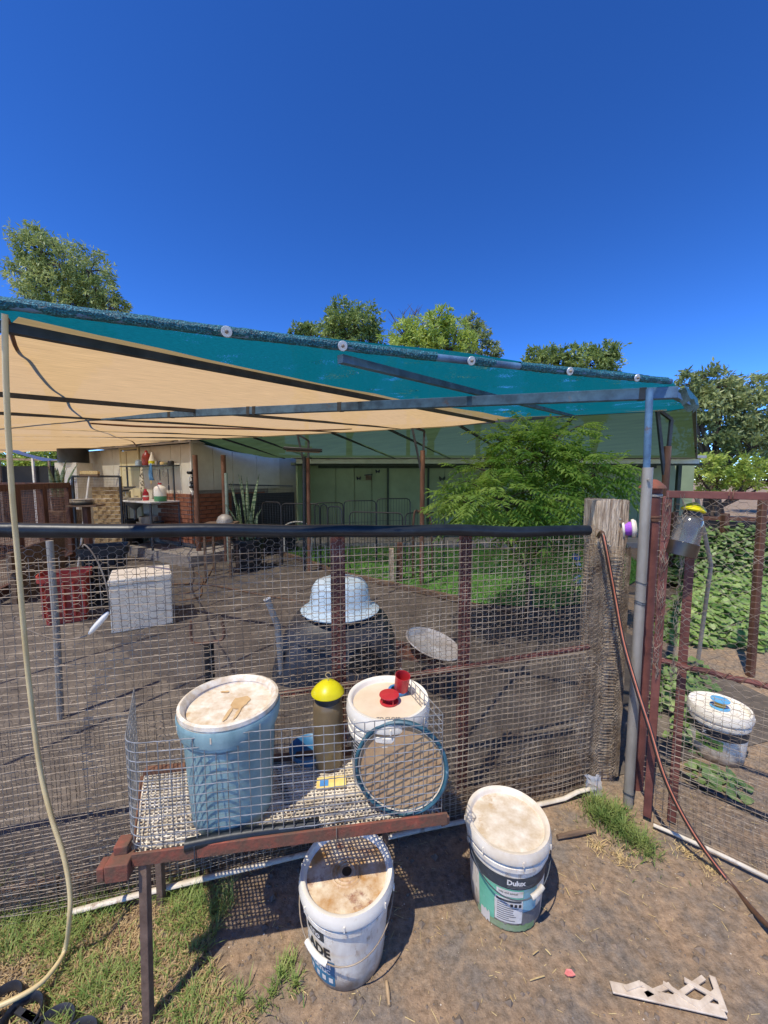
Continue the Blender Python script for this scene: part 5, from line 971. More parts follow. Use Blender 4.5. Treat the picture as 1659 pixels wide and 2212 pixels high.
# oval rack and dark bundle on corner
q = Wr(.02, 1.5, .14); t = thing('wire_oval', q, 'white oval grille hanging on the building corner', 'grille'); MB().tube([q + wx * (.10 * math.cos(a)) - wy * .12 + Vector((0, 0, .17 * math.sin(a))) for a in frange(0, 6.4, .3)], .012, 6).build('hoop', whitelid, t)
for k in range(6): MB().bar(q - wy * .12 + wx * (.03 * (k - 2.5)) + Vector((0, 0, -.15)), q - wy * .12 + wx * (.03 * (k - 2.5)) + Vector((0, 0, .15)), .006).build('bar', whitelid, t)
q = Wr(.0, 1.55, .20) - wy * .12; t = thing('black_bundle', q, 'knobbly black bundle hanging on the corner post', 'bundle')
for k in range(9): MB().lathe([(0, -.03), (.05, -.02), (.06, .0), (.05, .02), (0, .03)], 8, q + Vector((rnd.uniform(-.05, .05), rnd.uniform(-.03, .03), .2 - .045 * k)), Rm=Matrix.Rotation(rnd.uniform(-.6, .6), 3, 'X')).build('lump', black, t)
# rusty corner pipes
for px, yt, Y, lb in ((421, 983, q0.y - .25, 'rusty brown pipe post at the building corner'), (482, 983, q0.y - .3, 'rusty brown pipe post left of the potted spiky plant'), (488, 1022, q0.y - .45, 'thin grey green pipe post beside the potted spiky plant')):
    a_ = D(px, yt, Y); tag(MB().tube([Vector((a_.x, a_.y, -.05)), a_], .045 if px != 488 else .03, 12).build('pipe_post', rustpipe if px != 488 else M('grey_green_pipe', S(150, 164, 150), S(120, 134, 120), scale=6, bump=.1), at=(a_.x, a_.y, 0)), lb, 'post')

# ------------------------------------------------------------------ green house at the back
hwall = M('pale_green_wall', S(150, 162, 122), S(136, 148, 110), scale=2, rough=.85, bump=.05); hpost = M('dark_green_trim', S(60, 72, 56), S(44, 54, 42), scale=6, rough=.7, bump=.05)
x0, x1 = D(640, 1040, HY + .15).x, eave[-1].x - .10; house = thing('green_house', ((x0 + x1) / 2, HY + 1.6, 0), 'long low house behind the green shade cloth', 'house')
xr = D(826 / 1.0 - 0, 1040, HY + .7).x; xr = D(725, 1040, HY + .9).x
def hpanel(xa, xb, y, mat=hwall, z0=.0, z1=1.98): return MB().box(((xa + xb) / 2, y, (z0 + z1) / 2), (xb - xa - .012, .03, z1 - z0)).build('wall_panel', mat, house, bevel=.003)
yb = HY + .95
hpanel(x0 + .0, xr - .3, HY + .25) if False else None
MB().box((x0 + .02, HY + .55, 1.0), (.04, .85, 2.0)).build('side_wall', hwall, house); hpanel(x0 + .04, xr, yb)
js2 = [xr] + [D(px, 1040, yb).x for px in (766, 803, 838, 925, 960)] + [D(px, 1040, yb).x for px in (993, 1045, 1160, 1260, 1380)] + [D(1498, 1040, yb).x]
for a_, b_ in zip(js2[:-1], js2[1:]): hpanel(a_, b_, yb)
for px in (838, 925, 1260): xx = D(px, 1040, yb).x; MB().box((xx, yb - .03, 1.0), (.05, .03, 1.98)).build('wall_batten', hpost, house)
xw = D(1496, 1040, yb).x; MB().box(((x0 + xw) / 2, yb + 2.0, 1.0), (xw - x0, 3.8, 1.96)).build('house_core', hwall, house)
MB().box(((x0 + x1) / 2 + .1, HY - .0, 1.99), (x1 - x0 + .12, .03, .10)).build('fascia', M('pale_fascia', S(214, 216, 196), S(198, 200, 178), scale=5, rough=.6, bump=.05), house)
MB().box(((x0 + x1) / 2 + .1, HY + .12, 1.93), (x1 - x0 + .4, .12, .06)).build('eave_strip', hpost, house); MB().box(((x0 + x1) / 2 + .1, yb - .05, 1.90), (x1 - x0 - .6, .08, .09)).build('wall_plate', hpost, house)  # first box: dark strip just below the fascia
MB().box(((x0 + x1) / 2 + .1, HY + 2.0, 2.09), (x1 - x0 + .3, 4.2, .06)).build('roof', MATS['roof_sheet'], house)
MB().box(((x0 + x1) / 2, HY + .5, .06), (x1 - x0, 1.4, .12)).build('porch_slab', MATS['concrete'], house)
for px in (1395, 1465): xx = D(px, 1040, HY + .1).x; MB().box((xx, HY + .1, .97), (.08, .08, 1.94)).build('porch_post', hpost, house)
for k, (px, py) in enumerate(((775, 1033), (816, 1018), (955, 1034))):
    p = D(px, py, yb - .03); t = thing('wall_butterfly', p, ('left dark butterfly ornament on the house wall', 'upper dark butterfly ornament on the house wall', 'large pale butterfly ornament on the house wall')[k], 'ornament'); s_ = .05 + .02 * (k == 2)
    for sg in (-1, 1): MB().add([p, p + Vector((sg * s_, -.02, s_)), p + Vector((sg * s_ * 1.2, -.02, s_ * .2)), p + Vector((sg * s_ * .8, -.02, -s_)), p + Vector((0, 0, -.02))], [(0, 1, 2), (0, 2, 3), (0, 3, 4)]).build('wing', black if k < 2 else hpost, t, flat=True, solid=.004)
p = D(796, 1032, yb - .06); t = thing('bird_box', p, 'small bird box with dark roof on the house wall', 'bird box'); MB().box(p, (.14, .09, .12)).build('box', plank, t); MB().box(p + Vector((0, -.02, .075)), (.2, .14, .025), Vector((1, 0, .1))).build('roof', black, t)

# ------------------------------------------------------------------ playpen panels, black mesh screen, pots, plants, chair
pm = M('black_tube', S(54, 52, 52), S(36, 35, 35), scale=9, rough=.4, bump=0)
def pen_panel(p, q, h_, label, bars=None):
    p, q = Vector((p.x, p.y, 0)), Vector((q.x, q.y, 0)); d = (q - p); L = d.length; X = d.normalized(); c_ = .07; up = Vector((0, 0, 1)); t = thing('playpen_panel', (p + q) / 2, label, 'wire panel', 'black tube playpen panels by the house')
    pts = [p + up * .03, p + up * (h_ - c_), p + X * (c_ * .3) + up * (h_ - c_ * .3), p + X * c_ + up * h_, q - X * c_ + up * h_, q - X * (c_ * .3) + up * (h_ - c_ * .3), q + up * (h_ - c_), q + up * .03, p + up * .03]; MB().tube(pts, .011, 6, False).build('frame', pm, t)
    m = MB(); n_ = int(L / .05)
    for i in range(1, n_): m.tube([p + X * (L * i / n_) + up * .03, p + X * (L * i / n_) + up * h_], .0028, 3, False)
    for z in (h_ * .33, h_ * .66): m.tube([p + up * z, q + up * z], .0035, 3, False)
    stuff(m.build('wire_bars', pm, t))
def at_h(px, py, h_): return G(px, py, h_)
pp = [(566, 1083, 700, 1085), (604, 1087, 688, 1091), (690, 1091, 707, 1092), (740, 1084, 672, 1092)]
HP = .80
chain = [((566, 1084), (606, 1085)), ((608, 1086), (690, 1090)), ((692, 1089), (707, 1091)), ((708, 1092), (738, 1097)), ((680, 1088), (741, 1084)), ((743, 1083), (812, 1080)), ((814, 1080), (886, 1074)), ((755, 1102), (870, 1112)), ((876, 1108), (960, 1107))]
for k, (a_, b_) in enumerate(chain):
    Y0 = [7.0, 6.9, 6.8, 6.5, 7.0, 7.1, 7.2, 6.2, 6.3][k]; p, q = D(*a_, Y0), D(*b_, Y0 + [-.1, -.15, -.1, -.2, .1, .1, .1, -.25, .1][k]); hh = (p.z + q.z) / 2
    pen_panel(p, q, hh, ['black wire panel nearest the spiky potted plant', 'black wire panel left of the roof post with black pole', 'narrow black wire panel just right of the first roof post', 'short black wire panel stepping down behind the fence', 'black wire panel behind the first roof post', 'black wire panel below the bird box', 'tall black wire panel in front of the house wall batten', 'low black wire panel in front of the middle row', 'black wire panel left of the leafy tree'][k])
sa_, sb_ = D(494, 1047, 7.4), D(632, 1050, 8.3); t = thing('mesh_screen', Vector((sa_.x, sa_.y, 0)), 'black wire mesh screen between the two buildings', 'screen'); MB().bar(sa_, sb_, .03).build('top_bar', pm, t); m = MB(); X = (sb_ - sa_)
for i in range(46): b_ = sa_ + X * (i / 45); m.tube([Vector((b_.x, b_.y, 0)), b_], .0025, 3, False)
for i in range(40): z = sa_.z * i / 40; m.tube([Vector((sa_.x, sa_.y, z)), Vector((sb_.x, sb_.y, z))], .0025, 3, False)
stuff(m.build('wire_mesh', pm, t)); MB().bar(Vector((sa_.x, sa_.y + .12, .66)), Vector((sb_.x, sb_.y + .12, .66)), .03, 1.28).build('shade_backing', M('black_shade', S(26, 25, 24), S(16, 16, 16), scale=8, bump=0), t)
sansm = M('snake_plant_leaf', S(150, 166, 128), S(60, 88, 58), scale=9, rough=.45, bump=.05, stretch=(.6, .6, 3.0), pos=(.42, .56), trans=.15)
def snake_plant(base, n, h0, h1, spread, label, pot=None):
    t = thing('snake_plant', base, label, 'plant')
    if pot: r_, hp_ = pot; MB().lathe([(0, .01), (r_ * .78, 0), (r_ * .95, hp_ * .9), (r_ * 1.04, hp_ * .92), (r_ * 1.04, hp_), (r_ * .94, hp_), (r_ * .9, hp_ - .05), (0, hp_ - .05)], 26, base).build('pot', black, t)
    z0 = (pot[1] - .06) if pot else 0
    for k in range(n):
        a = k * 2.4; r_ = spread * .35 * math.sqrt(k / n); p = base + Vector((r_ * math.cos(a), r_ * math.sin(a), z0)); h_ = rnd.uniform(h0, h1); ln = Vector((math.cos(a), math.sin(a), 0)) * (spread * rnd.uniform(.1, .9)); w = rnd.uniform(.07, .10); tw = rnd.uniform(0, 3.1); rows = []
        for i in range(8):
            s_ = i / 7; c_ = p + Vector((0, 0, h_ * s_)) + ln * s_ ** 1.7; sd = Vector((math.cos(tw + s_ * .6), math.sin(tw + s_ * .6), 0)); fw = Vector((-sd.y, sd.x, 0)); ww = w * (1 - s_ ** 4) * (.7 + .3 * math.sin(3 * s_)); rows.append([c_ - sd * ww / 2 + fw * ww * .18, c_, c_ + sd * ww / 2 + fw * ww * .18])
        MB().sheet(rows).build('leaf', sansm, t, solid=.006)
sb0 = G(525, 1234); snake_plant(sb0 + Vector((.05, .15, 0)), 13, .5, 1.2, .38, 'potted snake plant with tall striped leaves left of the green house', (.27, .55))
q = G(125, 1170); snake_plant(Vector((D(128, 1040, 8.4).x, 8.4, .9)), 9, .5, .85, .3, 'snake plant with tall leaves behind the timber pen', (.18, .3))
b_ = Vector((D(128, 1040, 8.4).x, 8.4, 0)); tag(MB().box(b_ + Vector((0, 0, .45)), (.5, .5, .9)).build('plinth_block', plank, at=b_, bevel=.01), 'timber block under the snake plant behind the pen', 'block')
# bowl on small table
p = D(470, 1129, 6.3); t = thing('side_table', Vector((p.x, p.y, 0)), 'small weathered table holding an upturned bowl', 'table'); MB().box(p + Vector((.05, 0, -.015)), (.5, .42, .03), Vector((1, .1, 0))).build('table_top', plank, t)
for dx, dy in ((-.15, -.16), (.25, -.16), (-.15, .16), (.25, .16)): MB().bar(Vector((p.x + dx, p.y + dy, 0)), Vector((p.x + dx, p.y + dy, p.z - .03)), .035).build('leg', plank, t)
q = p + Vector((.12, 0, .001)); tag(MB().lathe([(.13, 0), (.128, .04), (.10, .10), (.05, .135), (0, .142)], 26, q).build('steel_bowl', steel, at=q), 'steel bowl turned upside down on the small table', 'bowl')
# white bent-tube chair
p = G(645, 1196); t = thing('white_chair', p, 'old chair with white bent tube arm and slatted seat', 'chair'); zt_ = D(640, 1127, p.y).z
MB().tube(smooth([p + Vector((-.30, 0, .42)), p + Vector((-.27, 0, zt_ - .08)), p + Vector((-.05, 0, zt_)), p + Vector((.2, 0, zt_ - .05)), p + Vector((.28, 0, .42))], 6), .014, 8).build('arm_tube', whitelid, t)
for dx in (-.30, .28): MB().bar(p + Vector((dx, 0, 0)), p + Vector((dx, 0, .43)), .026).build('leg', whitelid, t); MB().bar(p + Vector((dx, .4, 0)), p + Vector((dx, .4, .43)), .026).build('leg', whitelid, t)
for k in range(5): MB().box(p + Vector((0, .02 + .09 * k, .44)), (.62, .07, .02)).build('seat_slat', plank, t)
# stump pieces on the lawn
for k, (px, py, h_, w_, lb) in enumerate(((848, 1262, .55, .07, 'weathered timber leg post standing on the lawn, left one'), (862, 1258, .62, .09, 'dark timber post standing on the lawn, right one'))):
    b_ = G(px, py); tag(MB().bar(b_ + Vector((0, 0, -.03)), b_ + Vector((.03 * (k - .5), 0, h_)), w_, w_).build('lawn_post', oldwood if k == 0 else pinewood, at=b_, bevel=.006), lb, 'post')
b_ = G(1240, 1300); t = thing('rag_stake', b_, 'thin stake with white rags and a blue cap near the timber post', 'stake'); zt_ = D(1236, 1200, b_.y).z; MB().bar(b_ + Vector((0, 0, -.03)), b_ + Vector((0, 0, zt_)), .02).build('stake', plank, t); MB().lathe([(0, zt_ + .03), (.04, zt_ + .02), (.05, zt_ - .02), (.045, zt_ - .05)], 14, b_).build('blue_cap', M('cap_blue', S(46, 110, 170), S(34, 86, 140), scale=10, bump=0), t)
for k in range(6): MB().lathe([(.0, -.02), (.05, -.015), (.055, 0), (.05, .015), (0, .02)], 12, b_ + Vector((rnd.uniform(-.01, .01), -.03, zt_ - .10 - .055 * k)), Rm=Matrix.Rotation(rnd.uniform(-.3, .3), 3, 'X')).build('rag_knot', (inkwhite, wstrip, plank)[k % 3], t)
# brown hose loop at house
p = D(905, 1130, 6.0); t = tag(MB().tube(smooth([Vector((D(893, 1140, 6.0).x, 6, .0)), D(894, 1118, 6.0), D(905, 1105, 6.0), D(920, 1110, 6.0), D(931, 1130, 6.0), Vector((D(936, 1145, 6.0).x, 6, .0))], 6), .018, 7).build('hose_loop', copper, at=p), 'brown hose loop standing up beside the second roof post', 'hose')

# ------------------------------------------------------------------ left background: timber pen, woven gate, broom, plates, tarp
ca, cb = G(0, 1055, 1.50), G(148, 1046.5, 1.50); ca, cb = D(-60, 1058, 4.6), D(148, 1046, 7.4)
ca.z = cb.z = 1.47; X = (cb - ca); pen = thing('timber_pen', Vector((cb.x, cb.y, 0)), 'dark brown timber framed wire pen at the far left', 'pen'); cc = cb + Vector((-2.6, 1.0, 0)); cd = ca + (cc - cb)
up = Vector((0, 0, 1))
for p, q in ((ca, cb), (cb, cc), (cd, cc)):
    MB().bar(p, q, .06, .09).build('top_rail', pinewood, pen); MB().bar(Vector((p.x, p.y, .1)), Vector((q.x, q.y, .1)), .06, .12).build('bottom_rail', pinewood, pen)
    for t_ in (.0, .33, .62, .985): r_ = lerp(p, q, t_); MB().bar(Vector((r_.x, r_.y, 0)), Vector((r_.x, r_.y, 1.47)), .08, .08).build('post', pinewood, pen)
m = MB()
for (p, q) in ((ca, cb), (cb, cc)):
    for i in range(60): r_ = lerp(p, q, i / 59); m.tube([Vector((r_.x, r_.y, .1)), Vector((r_.x, r_.y, 1.45))], .003, 3, False)
    for i in range(28): z = .1 + 1.35 * i / 28; m.tube([Vector((p.x, p.y, z)), Vector((q.x, q.y, z))], .003, 3, False)
stuff(m.build('wire_mesh', rustpipe, pen))
for i in range(16):
    r_ = lerp(cd, cc, i / 15) + Vector((.15, -.1, 0)); MB().box(Vector((r_.x, r_.y, .65)), (.13, .02, 1.2 - .1 * (i % 3)), X.normalized()).build('back_slat', (pinewood, plank)[i % 2], pen)
r_ = lerp(ca, cb, .35) + Vector((.35, -.1, 0)); tag(MB().box(Vector((r_.x, r_.y, .55)), (1.7, .05, .25), X).box(Vector((r_.x, r_.y, .2)), (1.6, .05, .4), X).build('grey_board', plank, at=(r_.x, r_.y, 0)), 'long grey board leaning in front of the timber pen', 'board')
ga_, gb_2 = D(156, 1029, 7.0), D(259, 1029, 7.3); t = thing('woven_gate', Vector(((ga_.x + gb_2.x) / 2, 7.15, 0)), 'wire gate filled with woven bamboo left of the bench', 'gate'); zt_ = ga_.z; Xg = (gb_2 - ga_).normalized()
for a_, b_ in ((ga_, gb_2), (Vector((ga_.x, ga_.y, .05)), ga_), (Vector((gb_2.x, gb_2.y, .05)), gb_2), (Vector((ga_.x, ga_.y, .08)), Vector((gb_2.x, gb_2.y, .08)))): MB().bar(a_, b_, .035).build('frame', pm, t)
m = MB()
for i in range(34): r_ = lerp(ga_, gb_2, i / 33); m.tube([Vector((r_.x, r_.y, .08 if i < 9 else zt_ - .2)), r_], .0022, 3, False)
for i in range(7): z = zt_ - .2 + .2 * i / 7; m.tube([Vector((ga_.x, ga_.y, z)), Vector((gb_2.x, gb_2.y, z))], .003, 3, False)
stuff(m.build('wire_mesh', galv, t)); wov = M('woven_bamboo', S(222, 190, 134), S(164, 130, 84), scale=7, rough=.85, bump=.6, bscale=22, stretch=(1, 1, 1)); rv2 = random.Random(9)
zw = zt_ - .19; m = MB(); w0 = ga_ + Xg * .26
for r_i in range(18):
    for c_i in range(7):
        L_ = (gb_2 - w0).length / 7; z = .08 + (zw - .08) * (r_i + .5) / 18; p = w0 + Xg * (L_ * (c_i + .5)); m.box(Vector((p.x, p.y + .03 + .012 * ((r_i + c_i) % 2), z)), (L_ * 1.15, .008, (zw - .08) / 18 * .9), Xg + Vector((0, 0, rv2.uniform(-.03, .03))))
stuff(m.build('woven_strips', wov, t))
a_, b_ = D(193, 1030, 6.75), Vector((D(160, 1128, 6.5).x, 6.5, 0)); t = thing('broom', b_, 'broom with white handle leaning head up on the woven gate', 'broom'); MB().tube([b_, a_], .016, 8).build('handle', whitelid, t); d = (a_ - b_).normalized(); MB().box(a_ + d * .03, (.30, .06, .05), Vector((1, .1, 0)), d).build('head', plank, t); MB().box(a_ + d * .07, (.29, .07, .06), Vector((1, .1, 0)), d).build('bristles', straw, t)
p = D(186, 1092, 6.2); t = thing('plate_stand', Vector((p.x, p.y, 0)), 'low board on a post holding stacked plates', 'stand'); MB().box(p, (.42, .3, .025), Vector((1, .2, 0))).build('board', plank, t); MB().bar(Vector((p.x, p.y, 0)), p, .08).build('post', pinewood, t)
for k in range(4): q = p + Vector((-.05, 0, .014 + .022 * k)); tag(MB().lathe([(0, 0), (.10, 0), (.17, .02), (.165, .024), (.1, .008), (0, .008)], 24, q).build('plate', (darkst, steel, foam, steel)[k], at=q), ['lowest plate of the stack on the board', 'second lowest plate of the stack on the board', 'second highest plate of the stack on the board', 'topmost plate of the stack on the board'][k], 'plate')
t_a, t_b = D(-40, 958, 9.5), D(94, 996, 9.0); tag(MB().sheet([[lerp(t_a, t_b, i / 8) + Vector((0, .5 * j / 3, .05 * j / 3 - .08 * math.sin(math.pi * i / 8)  * (j / 3))) for j in range(4)] for i in range(9)]).build('blue_tarp', M('blue_tarp', S(46, 120, 214), S(30, 92, 180), scale=6, rough=.4, bump=.2, trans=.3), at=t_a), 'bright blue tarp strung up behind the timber pen', 'tarp')
# distant shed fence with white posts
fy = 11.5; a_, b_ = D(-60, 990, fy), D(160, 995, fy); t = thing('screened_fence', Vector(((a_.x + b_.x) / 2, fy, 0)), 'dark screened fence with pale rails behind the pen', 'fence'); MB().bar(a_, b_, .06).build('top_rail', galv, t); MB().box(((a_.x + b_.x) / 2, fy + .05, a_.z / 2 - .1), ((b_ - a_).length, .03, a_.z - .25)).build('screen', MATS['black_shade'], t)
for px in (0, 73, 108, 150): xx = D(px, 990, fy).x; MB().bar(Vector((xx, fy - .04, 0)), Vector((xx, fy - .04, a_.z)), .05).build('post', (whitelid if px in (73, 150) else galv), t)

# ------------------------------------------------------------------ trees, shrubs and weeds
bark = M('grey_bark', S(104, 88, 74), S(66, 54, 46), scale=8, rough=.95, bump=.6, stretch=(1, 1, .3))
def tree(base, lobes, leaves, L, W_, mat, label, trunk_r=.25, seed=1, droop=.3, fork=.35, dens=1.0, branches=True, name='tree', group=None, twig=0):
    """lobes: list of (centre, radii); leaves are spread in small clumps through each lobe"""
    if name == 'tree' and base.y > 20:      # the crown goes on below the canopy line
        cz_ = sum(c_.z for c_, _ in lobes) / len(lobes); lobes = lobes + [(Vector((lerp(c_.x, base.x, .15 * k), c_.y, c_.z - (1.1 + .9 * k) * a.z - .35 * k)), a * (1 - .12 * k)) for c_, a in lobes if c_.z < cz_ + .6 for k in (1, 2)]; leaves = int(leaves * 1.9)
    r_ = random.Random(seed); t = thing(name, base, label, 'tree', group); m = MB(); tot = sum(a.x * a.y * a.z for _, a in lobes) ; wood = MB()
    top_ = max(c_.z for c_, _ in lobes); fk = base + Vector((0, 0, (top_ - base.z) * fork)); wood.tube([base + Vector((0, 0, -.1)), lerp(base, fk, .5) + Vector((r_.uniform(-.1, .1), 0, 0)), fk], [trunk_r, trunk_r * .8, trunk_r * .65], 8)
    for c_, rad in lobes:
        if branches: wood.tube([fk, lerp(fk, c_, .5) + rv(r_) * rad.x * .25, c_, c_ + rv(r_) * rad.x * .6], [trunk_r * .5, trunk_r * .3, trunk_r * .16, trunk_r * .05], 6)
        n = int(leaves * (rad.x * rad.y * rad.z) ** .67 / sum((a.x * a.y * a.z) ** .67 for _, a in lobes)); ncl = max(6, n // 26)
        for k in range(ncl):
            d = rv(r_); rr_ = r_.uniform(.25, 1) ** .45; cc_ = c_ + Vector((d.x * rad.x, d.y * rad.y, d.z * rad.z)) * rr_ * (1 + .22 * ns((d.x * 2 + c_.x, d.y * 2, d.z * 2))); cr_ = min(rad) * r_.uniform(.12, .26)
            if branches and k % 5 == 0: wood.tube([c_, lerp(c_, cc_, .6) + rv(r_) * cr_ * .5, cc_], [trunk_r * .12, trunk_r * .07, trunk_r * .02], 4)
            for j in range(int(26 * dens)):
                p = cc_ + Vector((r_.gauss(0, 1), r_.gauss(0, 1), r_.gauss(0, .8))) * cr_ * .7; dd = (rv(r_) + d * .5 + Vector((0, 0, -droop))).normalized(); leaf_card(m, p, dd, (rv(r_) + Vector((0, 0, .8))).normalized(), L * r_.uniform(.6, 1.3), W_ * r_.uniform(.6, 1.3), .15)
        if twig:
            for k in range(twig):
                d = rv(r_); d.z = abs(d.z) + .3; p = c_ + Vector((d.x * rad.x, d.y * rad.y, d.z * rad.z)) * .7; e_ = p + d * rad.z * .9; wood.tube([p, lerp(p, e_, .5) + rv(r_) * .1, e_], [.03, .02, .008], 4)
    wood.build('trunk', bark, t); m.build('crown', mat, t, flat=True); return t
def lobe(px, py, Y, rpx, rpy, dy=None):
    c_ = D(px, py, Y); return c_, Vector((rpx / FPX * Y, (dy or rpx) / FPX * Y, rpy / FPX * Y))
euc = leafm('olive_foliage', S(176, 184, 112), S(118, 136, 70), S(204, 206, 140), .9); dkg = leafm('dark_foliage', S(150, 166, 92), S(98, 120, 58), S(178, 190, 112), .7); brg = leafm('bright_foliage', S(186, 198, 94), S(134, 158, 62), S(210, 218, 118), .8); rgt = leafm('dusty_foliage', S(166, 174, 112), S(110, 126, 74), S(192, 194, 138), .5)
Y = 24; tree(D(130, 1040, Y) * 1 + Vector((0, 0, -D(130, 1040, Y).z)), [lobe(85, 540, Y, 44, 40), lobe(66, 595, Y, 46, 42), lobe(140, 575, Y, 62, 48), lobe(195, 585, Y, 42, 46), lobe(120, 630, Y, 70, 40), lobe(205, 635, Y, 48, 32), lobe(240, 660, Y, 34, 26), lobe(150, 672, Y, 60, 30), lobe(85, 516, Y, 28, 22)], 14000, .30, .08, euc, 'tall olive green gum tree at the far left behind the canopy', .35, 11, .5)
def gbase(px, Y): p = D(px, 1040, Y); p.z = 0; return p
Y = 26; tree(gbase(755, Y), [lobe(735, 690, Y, 34, 34), lobe(785, 690, Y, 36, 32), lobe(760, 725, Y, 52, 40), lobe(720, 730, Y, 26, 40), lobe(800, 735, Y, 26, 36)], 6500, .30, .11, dkg, 'rounded dark green tree above the middle of the canopy', .3, 12)
Y = 30; tree(gbase(665, Y), [lobe(650, 712, Y, 26, 16), lobe(672, 715, Y, 28, 22), lobe(660, 750, Y, 34, 30)], 3200, .30, .12, dkg, 'small grey green tree left of the rounded dark tree', .25, 13)
Y = 22; tree(gbase(930, Y), [lobe(870, 725, Y, 46, 26), lobe(930, 712, Y, 52, 30), lobe(985, 720, Y, 42, 36), lobe(900, 750, Y, 60, 32), lobe(970, 755, Y, 60, 30), lobe(945, 688, Y, 34, 20)], 7500, .28, .10, brg, 'bright yellow green spreading tree in the middle skyline', .3, 14, .1)
Y = 29; tree(gbase(1030, Y), [lobe(1020, 700, Y, 20, 22), lobe(1032, 735, Y, 26, 34), lobe(1062, 758, Y, 24, 16), lobe(1015, 750, Y, 22, 28)], 3400, .28, .11, rgt, 'tall grey green tree behind the right of the bright tree', .25, 15)
Y = 33
tt = thing('dead_tree', gbase(880, Y), 'bare dead branches sticking up behind the bright tree', 'tree'); m = MB(); r_ = random.Random(4); bs_ = D(885, 745, Y)
m.tube([gbase(880, Y), bs_], [.2, .12], 7)
for k in range(16):
    e_ = D(845 + 5.4 * k + r_.uniform(-4, 4), 690 + r_.uniform(-22, 22), Y + r_.uniform(-1, 1)); md = lerp(bs_, e_, .5) + Vector((r_.uniform(-.4, .4), 0, .3)); m.tube([bs_, md, e_], [.07, .04, .012], 5)
    for j in range(3): s_ = lerp(md, e_, r_.uniform(0, .8)); m.tube([s_, s_ + Vector((r_.uniform(-.8, .8), r_.uniform(-.3, .3), r_.uniform(.3, 1.0)))], [.025, .008], 4)
m.build('branches', bark, tt)
Y = 24; tree(gbase(1180, Y), [lobe(1150, 772, Y, 26, 20), lobe(1190, 768, Y, 32, 20), lobe(1175, 792, Y, 46, 24), lobe(1215, 790, Y, 20, 22)], 4200, .26, .10, dkg, 'left low round tree above the washered canopy edge', .25, 16)
Y = 23; tree(gbase(1280, Y), [lobe(1255, 762, Y, 30, 22), lobe(1305, 768, Y, 32, 26), lobe(1275, 788, Y, 48, 26), lobe(1320, 785, Y, 22, 22)], 4800, .26, .10, dkg, 'right low round tree beside the canopy corner', .25, 17)
Y = 14; tree(gbase(1540, Y), [lobe(1490, 830, Y, 38, 34), lobe(1545, 835, Y, 50, 38), lobe(1600, 850, Y, 46, 40), lobe(1500, 880, Y, 48, 44), lobe(1560, 890, Y, 58, 46), lobe(1630, 890, Y, 46, 50), lobe(1530, 945, Y, 56, 40), lobe(1600, 950, Y, 62, 38), lobe(1670, 940, Y, 50, 50)], 11000, .20, .075, rgt, 'large dusty green tree at the right edge behind the house', .25, 18, .3, .3)
Y = 17; tree(gbase(1690, Y), [lobe(1660, 850, Y, 30, 36), lobe(1700, 880, Y, 50, 50), lobe(1690, 940, Y, 60, 50), lobe(1655, 985, Y, 60, 36)], 4500, .22, .08, dkg, 'darker tree cut by the right picture edge', .25, 19)
Y = 13; tree(gbase(1560, Y), [lobe(1500, 1010, Y, 46, 30), lobe(1520, 1040, Y, 50, 30), lobe(1540, 1000, Y, 40, 24), lobe(1620, 1005, Y, 52, 26), lobe(1690, 1010, Y, 50, 34), lobe(1575, 1030, Y, 60, 26), lobe(1650, 1040, Y, 60, 28)], 6500, .14, .06, brg, 'bright green hedge bush behind the right gate', .12, 20, .2, .3, name='hedge_bush')
Y = 16; tree(gbase(60, Y), [lobe(10, 985, Y, 60, 26), lobe(80, 980, Y, 50, 28), lobe(130, 985, Y, 46, 28), lobe(40, 1010, Y, 70, 30), lobe(120, 1015, Y, 60, 30), lobe(-60, 990, Y, 60, 40)], 5500, .22, .09, brg, 'green bush mass seen under the tan cloth at the far left', .15, 21, .2, .3, name='bush')
Y = 12.5; tree(gbase(631, Y), [lobe(626, 1030, Y, 26, 26), lobe(640, 1060, Y, 30, 30)], 1600, .14, .06, brg, 'green shrub showing between the two buildings', .08, 22, name='shrub')
p = D(160, 1005, 9.2); t = thing('black_drum', Vector((p.x, p.y, 0)), 'dark water drum on a pale stand beside the cream building', 'drum'); z0_ = D(160, 1000, 9.2).z; MB().lathe([(0, z0_), (.3, z0_), (.3, z0_ + .62), (.26, z0_ + .66), (0, z0_ + .66)], 24, Vector((p.x, p.y, 0))).build('drum', black, t); MB().box((p.x, p.y, z0_ / 2), (.5, .5, z0_ - .004)).build('stand', fasc, t)
# neem tree in the pen
def frond(m, p, d, L, rnd_, nl=6):
    d = d.normalized(); sd = d.cross(Vector((0, 0, 1))); sd = sd.normalized() if sd.length > .1 else Vector((1, 0, 0)); pts = []
    for i in range(nl + 1):
        t = i / nl; q = p + d * (L * t) + Vector((0, 0, -L * .45 * t * t)); pts.append(q)
        if i:
            for sg in (-1, 1):
                ld = (sd * sg * .9 + d * .65 + Vector((0, 0, -.45))).normalized(); ll = L * .36 * (1 - .35 * abs(t - .5)) * rnd_.uniform(.8, 1.15); e = q + ld * ll + Vector((0, 0, -ll * .2)); mid = q + ld * ll * .5; wv = ld.cross(Vector((0, 0, 1))).normalized() * ll * .15
                m.add([q, mid + wv, e, mid - wv], [(0, 1, 2, 3)])
    m.add([pts[-1], pts[-1] + sd * L * .05 + d * L * .15, pts[-1] + d * L * .34 + Vector((0, 0, -.03)), pts[-1] - sd * L * .05 + d * L * .15], [(0, 1, 2, 3)])
neem = leafm('neem_leaf', S(166, 192, 88), S(104, 146, 56), S(200, 216, 120), 2.5, .5)
